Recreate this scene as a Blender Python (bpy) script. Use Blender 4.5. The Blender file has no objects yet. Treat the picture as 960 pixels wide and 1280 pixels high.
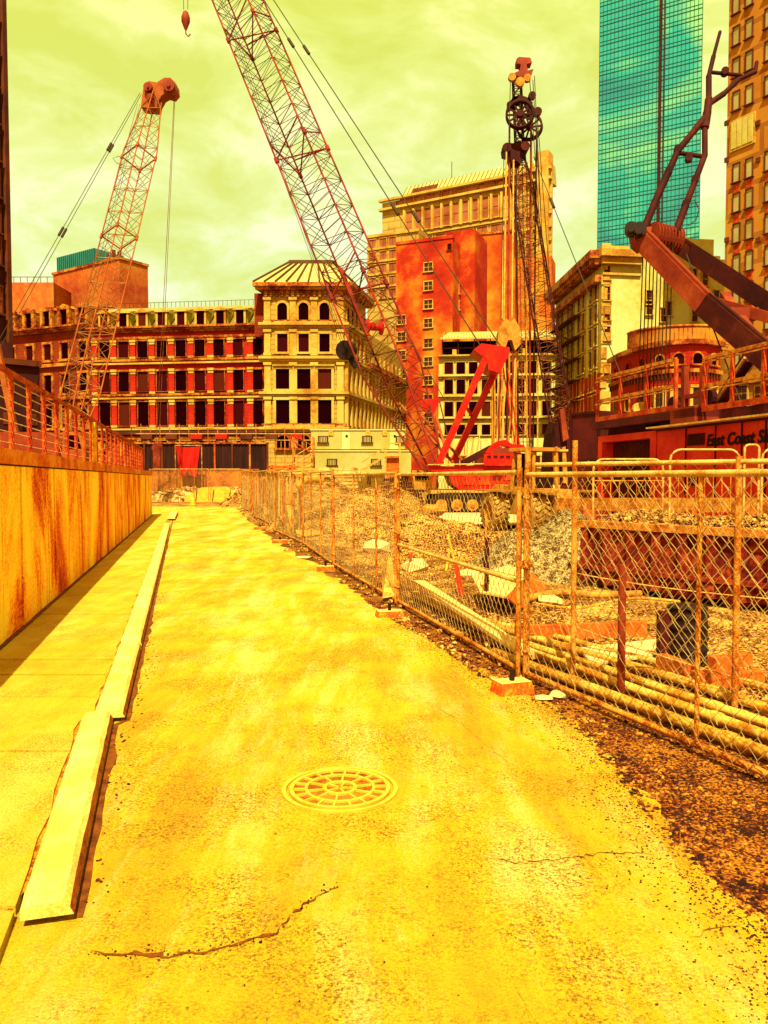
import bpy, bmesh, math, random
from mathutils import Vector as V, Matrix, noise
R = math.radians
random.seed(7)
scene = bpy.context.scene
C = scene.collection
F, CX, CY, HY, EYE = 995.0, 480.0, 640.0, 598.0, 1.7
PT = math.atan((CY-HY)/F)
FW = V((0, math.cos(PT), -math.sin(PT))); UP = V((0, math.sin(PT), math.cos(PT))); RT = V((1, 0, 0))
CAM = V((0, 0, EYE))
def ray(px, py): return FW + RT*((px-CX)/F) + UP*((CY-py)/F)
def P(px, py, Y):                      # a point of the place at distance Y
    d = ray(px, py); return CAM + d*(Y/d.y)
def G(px, py, z=0.0):                  # a point on the ground (or at height z)
    d = ray(px, py); return CAM + d*((z-EYE)/d.z)
def GX(px, Y, z=0.0):                  # ground point in column px at distance Y
    p = P(px, HY, Y); return V((p.x, Y, z))
ST = V((-0.238, 1, 0)).normalized()    # direction of the street
SN = V((ST.y, -ST.x, 0))               # to the right of it

# ---------------------------------------------------------------- materials
def srgb(r, g, b):
    f = lambda c: ((c/255+0.055)/1.055)**2.4 if c > 10 else c/255/12.92
    return (f(r), f(g), f(b), 1)
def nmat(name, stops, scale=1.0, detail=6, rough=0.8, metal=0.0, bump=0.3, bscale=None, stretch=(1, 1, 1),
         fine=None, spec=0.15, coords='pos', bdist=0.02, distort=0.0, nrough=0.6):
    """noise through a ramp; fine=(scale, amount) adds a second noise; bump from a noise"""
    m = bpy.data.materials.new(name); m.use_nodes = True
    nt = m.node_tree; N = nt.nodes; L = nt.links
    b = N['Principled BSDF']; b.inputs['Roughness'].default_value = rough; b.inputs['Metallic'].default_value = metal
    b.inputs['Specular IOR Level'].default_value = spec
    if coords == 'pos':
        g = N.new('ShaderNodeNewGeometry'); src = g.outputs['Position']
    else:
        g = N.new('ShaderNodeTexCoord'); src = g.outputs['Object']
    mp = N.new('ShaderNodeMapping'); mp.inputs['Scale'].default_value = stretch
    if coords == 'street': pass
    L.new(src, mp.inputs['Vector'])
    n1 = N.new('ShaderNodeTexNoise'); n1.inputs['Scale'].default_value = scale; n1.inputs['Detail'].default_value = detail
    n1.inputs['Roughness'].default_value = nrough; n1.inputs['Distortion'].default_value = distort
    L.new(mp.outputs[0], n1.inputs['Vector']); fac = n1.outputs[0]
    if fine:
        n2 = N.new('ShaderNodeTexNoise'); n2.inputs['Scale'].default_value = fine[0]; n2.inputs['Detail'].default_value = 3
        L.new(src, n2.inputs['Vector'])
        a = N.new('ShaderNodeMath'); a.operation = 'SUBTRACT'; L.new(n2.outputs[0], a.inputs[0]); a.inputs[1].default_value = 0.5
        c = N.new('ShaderNodeMath'); c.operation = 'MULTIPLY_ADD'; L.new(a.outputs[0], c.inputs[0]); c.inputs[1].default_value = fine[1]
        L.new(fac, c.inputs[2]); fac = c.outputs[0]
    rp = N.new('ShaderNodeValToRGB'); el = rp.color_ramp.elements
    while len(el) < len(stops): el.new(0.5)
    for e, (p, col) in zip(el, stops): e.position = p; e.color = (col[0], col[1], col[2], 1)
    L.new(fac, rp.inputs[0]); L.new(rp.outputs[0], b.inputs['Base Color'])
    if bump:
        nb = N.new('ShaderNodeTexNoise'); nb.inputs['Scale'].default_value = bscale or scale*8; nb.inputs['Detail'].default_value = 4
        L.new(src, nb.inputs['Vector'])
        bp = N.new('ShaderNodeBump'); bp.inputs['Strength'].default_value = bump; bp.inputs['Distance'].default_value = bdist
        L.new(nb.outputs[0], bp.inputs['Height']); L.new(bp.outputs[0], b.inputs['Normal'])
    return m
def sp(c, v=0.35, bias=0.5):            # three stops around a colour
    d = tuple(x*(1-v) for x in c); l = tuple(min(1, x*(1+v)) for x in c)
    return [(0.3, d), (bias, c), (0.7, l)]
def brickmat(name, c1, c2, mortar, stops, bw, bh, amt=0.5, rough=0.9, nscale=0.15):
    m = bpy.data.materials.new(name); m.use_nodes = True
    nt = m.node_tree; N = nt.nodes; L = nt.links; b = N['Principled BSDF']; b.inputs['Roughness'].default_value = rough
    b.inputs['Specular IOR Level'].default_value = 0.15
    tc = N.new('ShaderNodeTexCoord'); s = N.new('ShaderNodeSeparateXYZ'); L.new(tc.outputs['Object'], s.inputs[0])
    ad = N.new('ShaderNodeMath'); L.new(s.outputs[0], ad.inputs[0]); L.new(s.outputs[1], ad.inputs[1])
    cb = N.new('ShaderNodeCombineXYZ'); L.new(ad.outputs[0], cb.inputs[0]); L.new(s.outputs[2], cb.inputs[1])
    bt = N.new('ShaderNodeTexBrick'); bt.inputs['Scale'].default_value = 1; bt.inputs['Brick Width'].default_value = bw
    bt.inputs['Row Height'].default_value = bh; bt.inputs['Mortar Size'].default_value = bh*0.1
    bt.inputs['Color1'].default_value = (*c1, 1); bt.inputs['Color2'].default_value = (*c2, 1); bt.inputs['Mortar'].default_value = (*mortar, 1)
    L.new(cb.outputs[0], bt.inputs['Vector'])
    n = N.new('ShaderNodeTexNoise'); n.inputs['Scale'].default_value = nscale; n.inputs['Detail'].default_value = 8; n.inputs['Roughness'].default_value = 0.65
    L.new(tc.outputs['Object'], n.inputs['Vector'])
    rp = N.new('ShaderNodeValToRGB'); el = rp.color_ramp.elements
    while len(el) < len(stops): el.new(0.5)
    for e, (p, col) in zip(el, stops): e.position = p; e.color = (*col, 1)
    L.new(n.outputs[0], rp.inputs[0])
    mx = N.new('ShaderNodeMix'); mx.data_type = 'RGBA'; mx.inputs[0].default_value = amt
    L.new(bt.outputs[0], mx.inputs[6]); L.new(rp.outputs[0], mx.inputs[7]); L.new(mx.outputs[2], b.inputs['Base Color'])
    bp = N.new('ShaderNodeBump'); bp.inputs['Strength'].default_value = 0.4; bp.inputs['Distance'].default_value = 0.03; bp.invert = True
    L.new(bt.outputs[1], bp.inputs['Height']); L.new(bp.outputs[0], b.inputs['Normal'])
    return m

M = {}
# road: worn, dusty, with pale drag marks running along the street
def roadmat(name, dark, mid, light, pale, scale=1.0):
    m = bpy.data.materials.new(name); m.use_nodes = True
    nt = m.node_tree; N = nt.nodes; L = nt.links; b = N['Principled BSDF']
    b.inputs['Roughness'].default_value = 0.9; b.inputs['Specular IOR Level'].default_value = 0.2
    g = N.new('ShaderNodeNewGeometry')
    mp = N.new('ShaderNodeMapping'); mp.inputs['Rotation'].default_value = (0, 0, -math.atan(0.238)); mp.inputs['Scale'].default_value = (1.5, 0.32, 1)
    L.new(g.outputs['Position'], mp.inputs['Vector'])
    def nz(src, sc, det, ro=0.6, dis=0):
        n = N.new('ShaderNodeTexNoise'); n.inputs['Scale'].default_value = sc; n.inputs['Detail'].default_value = det
        n.inputs['Roughness'].default_value = ro; n.inputs['Distortion'].default_value = dis; L.new(src, n.inputs['Vector']); return n.outputs[0]
    def ramp(fac, stops):
        rp = N.new('ShaderNodeValToRGB'); el = rp.color_ramp.elements
        while len(el) < len(stops): el.new(0.5)
        for e, (p, col) in zip(el, stops): e.position = p; e.color = (*col, 1)
        L.new(fac, rp.inputs[0]); return rp.outputs[0]
    def mix(f, a, c):
        mx = N.new('ShaderNodeMix'); mx.data_type = 'RGBA'; L.new(f, mx.inputs[0]); L.new(a, mx.inputs[6]); L.new(c, mx.inputs[7]); return mx.outputs[2]
    def cval(c):
        n = N.new('ShaderNodeRGB'); n.outputs[0].default_value = (*c, 1); return n.outputs[0]
    pos = g.outputs['Position']
    patches = ramp(nz(mp.outputs[0], 0.9, 8, 0.68, 0.15), [(0.36, mid), (0.52, light), (0.68, pale)])
    dust = ramp(nz(mp.outputs[0], 1.7, 8, 0.75, 0.15), [(0.5, (0, 0, 0)), (0.72, (0.8, 0.8, 0.8))])
    c = mix(dust, patches, cval(pale))
    grain = ramp(nz(pos, 85, 5, 0.8), [(0.43, (1, 1, 1)), (0.515, (0, 0, 0))])
    area = ramp(nz(pos, 1.1, 7, 0.7), [(0.42, (1, 1, 1)), (0.56, (0.25, 0.25, 0.25))])
    ml = N.new('ShaderNodeMath'); ml.operation = 'MULTIPLY'; L.new(grain, ml.inputs[0]); L.new(area, ml.inputs[1])
    c = mix(ml.outputs[0], c, cval(dark))
    spk = ramp(nz(pos, 260, 2, 0.5), [(0.31, (0.9, 0.9, 0.9)), (0.37, (0, 0, 0))])
    c = mix(spk, c, cval(tuple(x*0.35 for x in dark)))
    L.new(c, b.inputs['Base Color'])
    bp = N.new('ShaderNodeBump'); bp.inputs['Strength'].default_value = 0.9; bp.inputs['Distance'].default_value = 0.012
    ad = N.new('ShaderNodeMath'); L.new(nz(pos, 90, 6, 0.75), ad.inputs[0]); L.new(nz(pos, 3, 3), ad.inputs[1])
    L.new(ad.outputs[0], bp.inputs['Height']); L.new(bp.outputs[0], b.inputs['Normal'])
    return m
M['road'] = roadmat('road_surface', (0.13, 0.035, 0.001), (0.37, 0.2, 0.002), (0.47, 0.32, 0.004), (0.55, 0.45, 0.13))
M['walk'] = roadmat('sidewalk_concrete', (0.2, 0.06, 0.002), (0.44, 0.23, 0.004), (0.5, 0.32, 0.01), (0.56, 0.4, 0.06))
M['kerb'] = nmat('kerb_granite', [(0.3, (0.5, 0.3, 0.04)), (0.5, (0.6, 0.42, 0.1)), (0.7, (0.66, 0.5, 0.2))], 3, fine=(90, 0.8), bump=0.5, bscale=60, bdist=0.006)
M['kerb_side'] = nmat('kerb_shaded_side', [(0.3, (0.10, 0.012, 0.001)), (0.6, (0.3, 0.07, 0.004))], 9, bump=0.6, bscale=50)  # kerb face turned from the sun, its shade put in the colour
M['bed'] = nmat('sandy_bed', [(0.36, (0.16, 0.03, 0.001)), (0.5, (0.34, 0.12, 0.004)), (0.64, (0.44, 0.22, 0.01))], 14, fine=(80, 0.8), bump=0.6, bscale=60)
M['joint'] = nmat('joint_dirt', [(0.3, (0.05, 0.008, 0.001)), (0.7, (0.2, 0.05, 0.002))], 12, bump=0.5)
M['dirt'] = nmat('site_dirt', [(0.36, (0.03, 0.004, 0.001)), (0.47, (0.16, 0.035, 0.003)), (0.57, (0.34, 0.14, 0.01)), (0.68, (0.5, 0.32, 0.07))], 1.3, fine=(28, 1.6), bump=0.9, bscale=16, bdist=0.06)
M['gravel'] = nmat('gravel_stone', [(0.38, (0.03, 0.004, 0.001)), (0.47, (0.16, 0.04, 0.004)), (0.57, (0.34, 0.16, 0.015)), (0.69, (0.5, 0.34, 0.1))], 7, fine=(40, 1.0), bump=0.4, bscale=50)
M['grav_dark'] = nmat('gravel_dark', [(0.38, (0.012, 0.001, 0.0005)), (0.5, (0.08, 0.01, 0.001)), (0.6, (0.22, 0.06, 0.003)), (0.72, (0.4, 0.2, 0.02))], 6, fine=(40, 1.0), bump=0.4, bscale=50)
M['slab'] = nmat('pale_slab', [(0.3, (0.5, 0.3, 0.09)), (0.6, (0.62, 0.42, 0.2))], 0.6, fine=(8, 0.6), bump=0.2)
M['wall'] = nmat('board_marked_wall', [(0.33, (0.3, 0.012, 0.001)), (0.41, (0.6, 0.08, 0.002)), (0.48, (0.85, 0.33, 0.006)), (0.58, (0.88, 0.66, 0.04))], 0.8, detail=9, stretch=(1, 1, 0.4), fine=(30, 0.35), bump=0.35, bscale=14, distort=0.7, nrough=0.68)
M['coping'] = nmat('rust_coping', [(0.3, (0.3, 0.02, 0.001)), (0.48, (0.55, 0.1, 0.004)), (0.62, (0.65, 0.24, 0.01))], 2.2, fine=(25, 0.5), bump=0.3)
M['iron'] = nmat('rusty_post', [(0.3, (0.16, 0.008, 0.002)), (0.5, (0.3, 0.025, 0.002)), (0.68, (0.42, 0.09, 0.005))], 3, fine=(30, 0.6), bump=0.3, bscale=60, bdist=0.004)
M['galv'] = nmat('galvanised_tube', [(0.34, (0.16, 0.025, 0.002)), (0.48, (0.32, 0.09, 0.006)), (0.62, (0.44, 0.21, 0.03))], 5, fine=(60, 0.7), bump=0.2, bscale=90, bdist=0.003, rough=0.5)
M['galv_l'] = nmat('pale_galvanised_rail', [(0.34, (0.3, 0.12, 0.01)), (0.6, (0.5, 0.32, 0.09))], 6, fine=(70, 0.7), bump=0.2, bscale=90, bdist=0.003, rough=0.5)
M['wire'] = nmat('fence_wire', [(0.35, (0.22, 0.1, 0.02)), (0.6, (0.5, 0.38, 0.15))], 9, bump=0, rough=0.45)
M['rope'] = nmat('steel_rope', sp((0.035, 0.02, 0.012)), 6, bump=0)
M['rope_b'] = nmat('rust_rope', sp((0.12, 0.035, 0.01)), 6, bump=0)
M['block'] = nmat('painted_block', [(0.3, (0.3, 0.02, 0.001)), (0.5, (0.5, 0.07, 0.002)), (0.65, (0.6, 0.2, 0.006))], 6, fine=(50, 0.6), bump=0.6, bscale=40)
M['red'] = nmat('crane_red', [(0.3, (0.25, 0.002, 0.002)), (0.55, (0.36, 0.005, 0.003)), (0.75, (0.42, 0.03, 0.006))], 1.5, fine=(14, 0.5), bump=0.15, rough=0.45)
M['red_l'] = nmat('lattice_red', [(0.4, (0.06, 0.004, 0.003)), (0.6, (0.2, 0.016, 0.008))], 0.5, bump=0)
M['brace'] = nmat('brace_steel', [(0.4, (0.03, 0.008, 0.004)), (0.6, (0.2, 0.06, 0.02))], 2.5, bump=0)
M['orange'] = nmat('crane_orange', [(0.3, (0.16, 0.025, 0.004)), (0.6, (0.26, 0.06, 0.008))], 1.2, fine=(10, 0.5), bump=0)
M['ybrace'] = nmat('ochre_brace', [(0.3, (0.18, 0.05, 0.01)), (0.6, (0.32, 0.16, 0.05))], 1.5, bump=0)
M['rigdark'] = nmat('rig_maroon', [(0.3, (0.014, 0.001, 0.002)), (0.55, (0.035, 0.003, 0.003)), (0.75, (0.07, 0.01, 0.004))], 1.0, fine=(9, 0.25), bump=0.1, rough=.75, spec=.1)
M['rigrust'] = nmat('rig_rust', [(0.3, (0.11, 0.008, 0.003)), (0.52, (0.17, 0.02, 0.005)), (0.72, (0.25, 0.05, 0.009))], 1.0, fine=(9, 0.3), bump=0.1, rough=.7, spec=.15)
M['rigyel'] = nmat('rig_yellow', [(0.3, (0.3, 0.13, 0.01)), (0.6, (0.5, 0.32, 0.07))], 2.5, fine=(15, 0.5), bump=0.2)
M['black'] = nmat('black_steel', sp((0.012, 0.004, 0.004), 0.6), 2, bump=0.2, rough=0.55)
M['maroon'] = nmat('maroon_paint', [(0.3, (0.025, 0.001, 0.002)), (0.6, (0.07, 0.004, 0.004))], 1.2, fine=(20, 0.5), bump=0.2)
M['plant'] = nmat('plant_red', [(0.3, (0.34, 0.006, 0.003)), (0.5, (0.5, 0.014, 0.004)), (0.7, (0.55, 0.05, 0.008))], 0.9, fine=(16, 0.4), bump=0.15, rough=0.5)
M['skip'] = nmat('skip_steel', [(0.3, (0.04, 0.002, 0.002)), (0.5, (0.13, 0.006, 0.004)), (0.68, (0.3, 0.05, 0.008))], 1.6, fine=(16, 0.6), bump=0.4)
M['timber'] = nmat('timber', [(0.3, (0.3, 0.09, 0.004)), (0.6, (0.55, 0.3, 0.05))], 4, stretch=(1, 1, 4), fine=(40, 0.5), bump=0.3)
M['timber_o'] = nmat('orange_timber', [(0.3, (0.26, 0.03, 0.002)), (0.6, (0.45, 0.1, 0.006))], 4, fine=(40, 0.5), bump=0.3)
M['ply'] = nmat('plywood', [(0.3, (0.45, 0.24, 0.05)), (0.6, (0.6, 0.4, 0.14))], 3, fine=(30, 0.4), bump=0.2)
M['pipe'] = nmat('yellow_pipe', [(0.36, (0.26, 0.07, 0.004)), (0.5, (0.45, 0.22, 0.02)), (0.62, (0.56, 0.36, 0.07))], 3, fine=(40, 0.5), bump=0.15, rough=0.45)
M['tyre'] = nmat('dusty_tyre', [(0.3, (0.1, 0.035, 0.004)), (0.6, (0.36, 0.2, 0.04))], 5, fine=(30, 0.6), bump=0.4)
M['mach'] = nmat('machine_ochre', [(0.3, (0.2, 0.05, 0.004)), (0.6, (0.4, 0.18, 0.02))], 3, fine=(20, 0.6), bump=0.2)
M['stake'] = nmat('red_stake', sp((0.5, 0.02, 0.003)), 6, bump=0.1)
M['stake_y'] = nmat('yellow_stake', sp((0.6, 0.32, 0.02)), 6, bump=0.1)
M['void'] = nmat('dark_opening', [(0.3, (0.010, 0.0004, 0.0012)), (0.6, (0.024, 0.001, 0.003))], 0.8, bump=0, rough=1, spec=0)
M['glassd'] = nmat('dusty_glass', [(0.3, (0.015, 0.002, 0.003)), (0.6, (0.05, 0.012, 0.008))], 0.8, bump=0, rough=0.25)
M['glassp'] = nmat('pale_glass', [(0.3, (0.2, 0.16, 0.06)), (0.6, (0.3, 0.28, 0.13))], 0.3, bump=0, rough=0.3)
M['glasso'] = nmat('rose_glass', [(0.3, (0.14, 0.03, 0.015)), (0.6, (0.28, 0.09, 0.04))], 0.3, bump=0, rough=0.3)
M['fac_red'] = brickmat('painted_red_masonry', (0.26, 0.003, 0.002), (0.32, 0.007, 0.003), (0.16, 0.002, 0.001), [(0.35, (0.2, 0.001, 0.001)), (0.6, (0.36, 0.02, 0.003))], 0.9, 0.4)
M['fac_red2'] = brickmat('shaded_red_masonry', (0.12, 0.006, 0.002), (0.16, 0.012, 0.002), (0.05, 0.003, 0.001), [(0.38, (0.07, 0.002, 0.001)), (0.58, (0.2, 0.03, 0.003))], 0.9, 0.4)  # darker copy of the red masonry, the left wing's shade in its colour
M['fac_yel'] = brickmat('yellow_granite', (0.32, 0.19, 0.024), (0.37, 0.24, 0.045), (0.14, 0.05, 0.006), [(0.36, (0.28, 0.11, 0.008)), (0.55, (0.37, 0.24, 0.045))], 1.4, 0.6)
M['trim_y'] = nmat('yellow_trim', [(0.33, (0.24, 0.09, 0.006)), (0.46, (0.34, 0.19, 0.02)), (0.62, (0.4, 0.29, 0.06))], 0.3, fine=(5, 0.4), bump=0.2)
M['trim_o'] = nmat('orange_trim', [(0.38, (0.1, 0.01, 0.002)), (0.5, (0.24, 0.045, 0.004)), (0.62, (0.34, 0.15, 0.01))], 0.5, fine=(3, 0.6), bump=0.2)
M['trim_d'] = nmat('dark_trim', [(0.3, (0.03, 0.004, 0.002)), (0.6, (0.1, 0.02, 0.004))], 0.5, bump=0.2)
M['slate'] = nmat('mansard_slate', [(0.3, (0.06, 0.035, 0.01)), (0.6, (0.16, 0.12, 0.03))], 0.8, fine=(4, 0.5), bump=0.2)
M['sheet'] = nmat('pale_roof_sheet', [(0.3, (0.27, 0.22, 0.06)), (0.6, (0.34, 0.3, 0.11))], 0.4, fine=(3, 0.4), bump=0.1)
M['cheek'] = nmat('dormer_cheek', sp((0.42, 0.4, 0.03), 0.25), 0.6, bump=0.1)
M['seam'] = nmat('roof_seam', sp((0.07, 0.03, 0.006), 0.25), 0.6, bump=0.1)
M['cream'] = brickmat('cream_stone', (0.31, 0.22, 0.045), (0.35, 0.26, 0.075), (0.22, 0.12, 0.02), [(0.35, (0.27, 0.17, 0.025)), (0.6, (0.36, 0.29, 0.1))], 2.0, 0.9)
M['cream_p'] = nmat('cream_render', [(0.36, (0.32, 0.24, 0.03)), (0.48, (0.38, 0.35, 0.09)), (0.6, (0.4, 0.4, 0.16))], 0.12, fine=(2, 0.4), bump=0.15)
M['high'] = brickmat('ochre_precast', (0.3, 0.19, 0.03), (0.34, 0.24, 0.05), (0.14, 0.05, 0.008), [(0.38, (0.24, 0.1, 0.012)), (0.55, (0.38, 0.29, 0.07))], 3.0, 1.6)
M['brick'] = brickmat('red_brick', (0.25, 0.02, 0.003), (0.32, 0.06, 0.004), (0.2, 0.012, 0.002),
                      [(0.4, (0.2, 0.002, 0.001)), (0.49, (0.3, 0.014, 0.002)), (0.56, (0.36, 0.09, 0.004)), (0.66, (0.42, 0.24, 0.012))], 0.7, 0.35, 0.85, nscale=0.1)
M['brick_o'] = brickmat('orange_brick', (0.28, 0.05, 0.003), (0.34, 0.1, 0.006), (0.2, 0.03, 0.002),
                      [(0.4, (0.28, 0.02, 0.002)), (0.5, (0.38, 0.09, 0.004)), (0.6, (0.42, 0.22, 0.012))], 0.7, 0.35, 0.85, nscale=0.1)
M['ren_o'] = nmat('orange_render', [(0.3, (0.2, 0.02, 0.006)), (0.5, (0.3, 0.07, 0.01)), (0.66, (0.34, 0.13, 0.02))], 0.08, fine=(1.2, 0.4), bump=0.1)
M['teal_box'] = nmat('teal_sheet', sp((0.02, 0.14, 0.12), 0.3), 0.3, bump=0)
M['stone_o'] = brickmat('orange_stone', (0.28, 0.11, 0.01), (0.34, 0.15, 0.016), (0.1, 0.02, 0.003), [(0.35, (0.28, 0.09, 0.006)), (0.62, (0.42, 0.2, 0.025))], 3.4, 2.2)
M['curved'] = brickmat('curved_red_brick', (0.28, 0.004, 0.002), (0.34, 0.01, 0.003), (0.12, 0.004, 0.002), [(0.35, (0.16, 0.002, 0.002)), (0.6, (0.28, 0.02, 0.004))], 0.5, 0.22)
M['drum'] = nmat('orange_drum', [(0.35, (0.2, 0.03, 0.003)), (0.6, (0.34, 0.15, 0.015))], 0.25, bump=0.1)
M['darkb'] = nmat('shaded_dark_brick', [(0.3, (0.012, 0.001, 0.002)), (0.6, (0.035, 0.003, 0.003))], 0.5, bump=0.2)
M['litwin'] = nmat('orange_lit_pane', sp((0.22, 0.05, 0.01), 0.3), 0.5, bump=0)  # window light painted as a plain orange pane colour
M['hoard'] = nmat('black_hoarding', [(0.35, (0.008, 0.0015, 0.002)), (0.65, (0.04, 0.008, 0.006))], 1.2, stretch=(3, 3, 0.2), bump=0.2)
M['tarp'] = nmat('red_tarp', sp((0.38, 0.006, 0.003), 0.25), 0.8, bump=0.3, bscale=3)
M['trailer'] = nmat('trailer_cream', [(0.3, (0.3, 0.26, 0.05)), (0.6, (0.36, 0.34, 0.12))], 0.4, bump=0)
M['greygravel'] = nmat('grey_gravel', [(0.4, (0.04, 0.015, 0.004)), (0.5, (0.16, 0.1, 0.03)), (0.62, (0.32, 0.24, 0.1))], 9, fine=(40, 1.0), bump=0.5, bscale=60)
M['verge'] = nmat('dark_verge_soil', [(0.38, (0.02, 0.002, 0.001)), (0.5, (0.1, 0.016, 0.001)), (0.64, (0.3, 0.11, 0.004))], 2.2, fine=(60, 1.6), bump=0.8, bscale=70, bdist=0.02)
M['cone'] = nmat('dusty_cone', sp((0.6, 0.24, 0.006)), 5, bump=0)
M['lowbrick'] = nmat('low_orange_wall', [(0.35, (0.2, 0.03, 0.004)), (0.6, (0.36, 0.12, 0.012))], 0.8, fine=(8, 0.7), bump=0.3)
M['shrubs'] = nmat('rubble_pale', [(0.35, (0.2, 0.05, 0.005)), (0.6, (0.55, 0.34, 0.12))], 3, fine=(14, 0.8), bump=0.3)
M['text'] = nmat('black_lettering', sp((0.008, 0.001, 0.001)), 2, bump=0)
M['iron_c'] = nmat('cast_iron_cover', [(0.3, (0.1, 0.018, 0.001)), (0.6, (0.34, 0.11, 0.004))], 9, fine=(90, 0.8), bump=0.3, bscale=120, bdist=0.003)
M['iron_r'] = nmat('worn_iron_ridge', [(0.3, (0.5, 0.24, 0.008)), (0.6, (0.6, 0.32, 0.03))], 9, fine=(90, 0.5), bump=0.2, bscale=120, bdist=0.003)
# openings differ a little from one another
_m = M['void']; _n = _m.node_tree.nodes; _l = _m.node_tree.links; _b = _n['Principled BSDF']
_oi = _n.new('ShaderNodeObjectInfo'); _rp = _n.new('ShaderNodeValToRGB'); _rp.color_ramp.interpolation = 'CONSTANT'
for _e, (_p, _c) in zip([_rp.color_ramp.elements[0], _rp.color_ramp.elements[1], _rp.color_ramp.elements.new(.62), _rp.color_ramp.elements.new(.9)], [(0, (.008, .0004, .001)), (.35, (.016, .0006, .002)), (.62, (.028, .002, .003)), (.9, (.055, .008, .004))]): _e.position = _p; _e.color = (*_c, 1)
_l.new(_oi.outputs['Random'], _rp.inputs[0]); _l.new(_rp.outputs[0], _b.inputs['Base Color'])
# teal curtain wall; pale cloud reflections are painted into its colour noise
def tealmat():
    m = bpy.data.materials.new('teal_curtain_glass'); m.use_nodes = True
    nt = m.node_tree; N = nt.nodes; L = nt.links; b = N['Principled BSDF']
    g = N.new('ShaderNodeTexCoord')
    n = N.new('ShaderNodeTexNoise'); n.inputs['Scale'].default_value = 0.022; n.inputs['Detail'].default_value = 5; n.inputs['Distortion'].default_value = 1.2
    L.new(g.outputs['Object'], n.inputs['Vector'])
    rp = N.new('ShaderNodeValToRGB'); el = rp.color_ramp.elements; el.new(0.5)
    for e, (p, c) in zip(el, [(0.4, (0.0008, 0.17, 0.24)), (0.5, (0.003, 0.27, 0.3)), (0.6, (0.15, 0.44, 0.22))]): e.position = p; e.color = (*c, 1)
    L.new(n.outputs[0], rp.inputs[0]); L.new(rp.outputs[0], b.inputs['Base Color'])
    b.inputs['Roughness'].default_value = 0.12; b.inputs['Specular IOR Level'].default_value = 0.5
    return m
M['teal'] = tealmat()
M['mull'] = nmat('teal_mullion', sp((0.004, 0.07, 0.08), 0.2), 1, bump=0)

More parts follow.
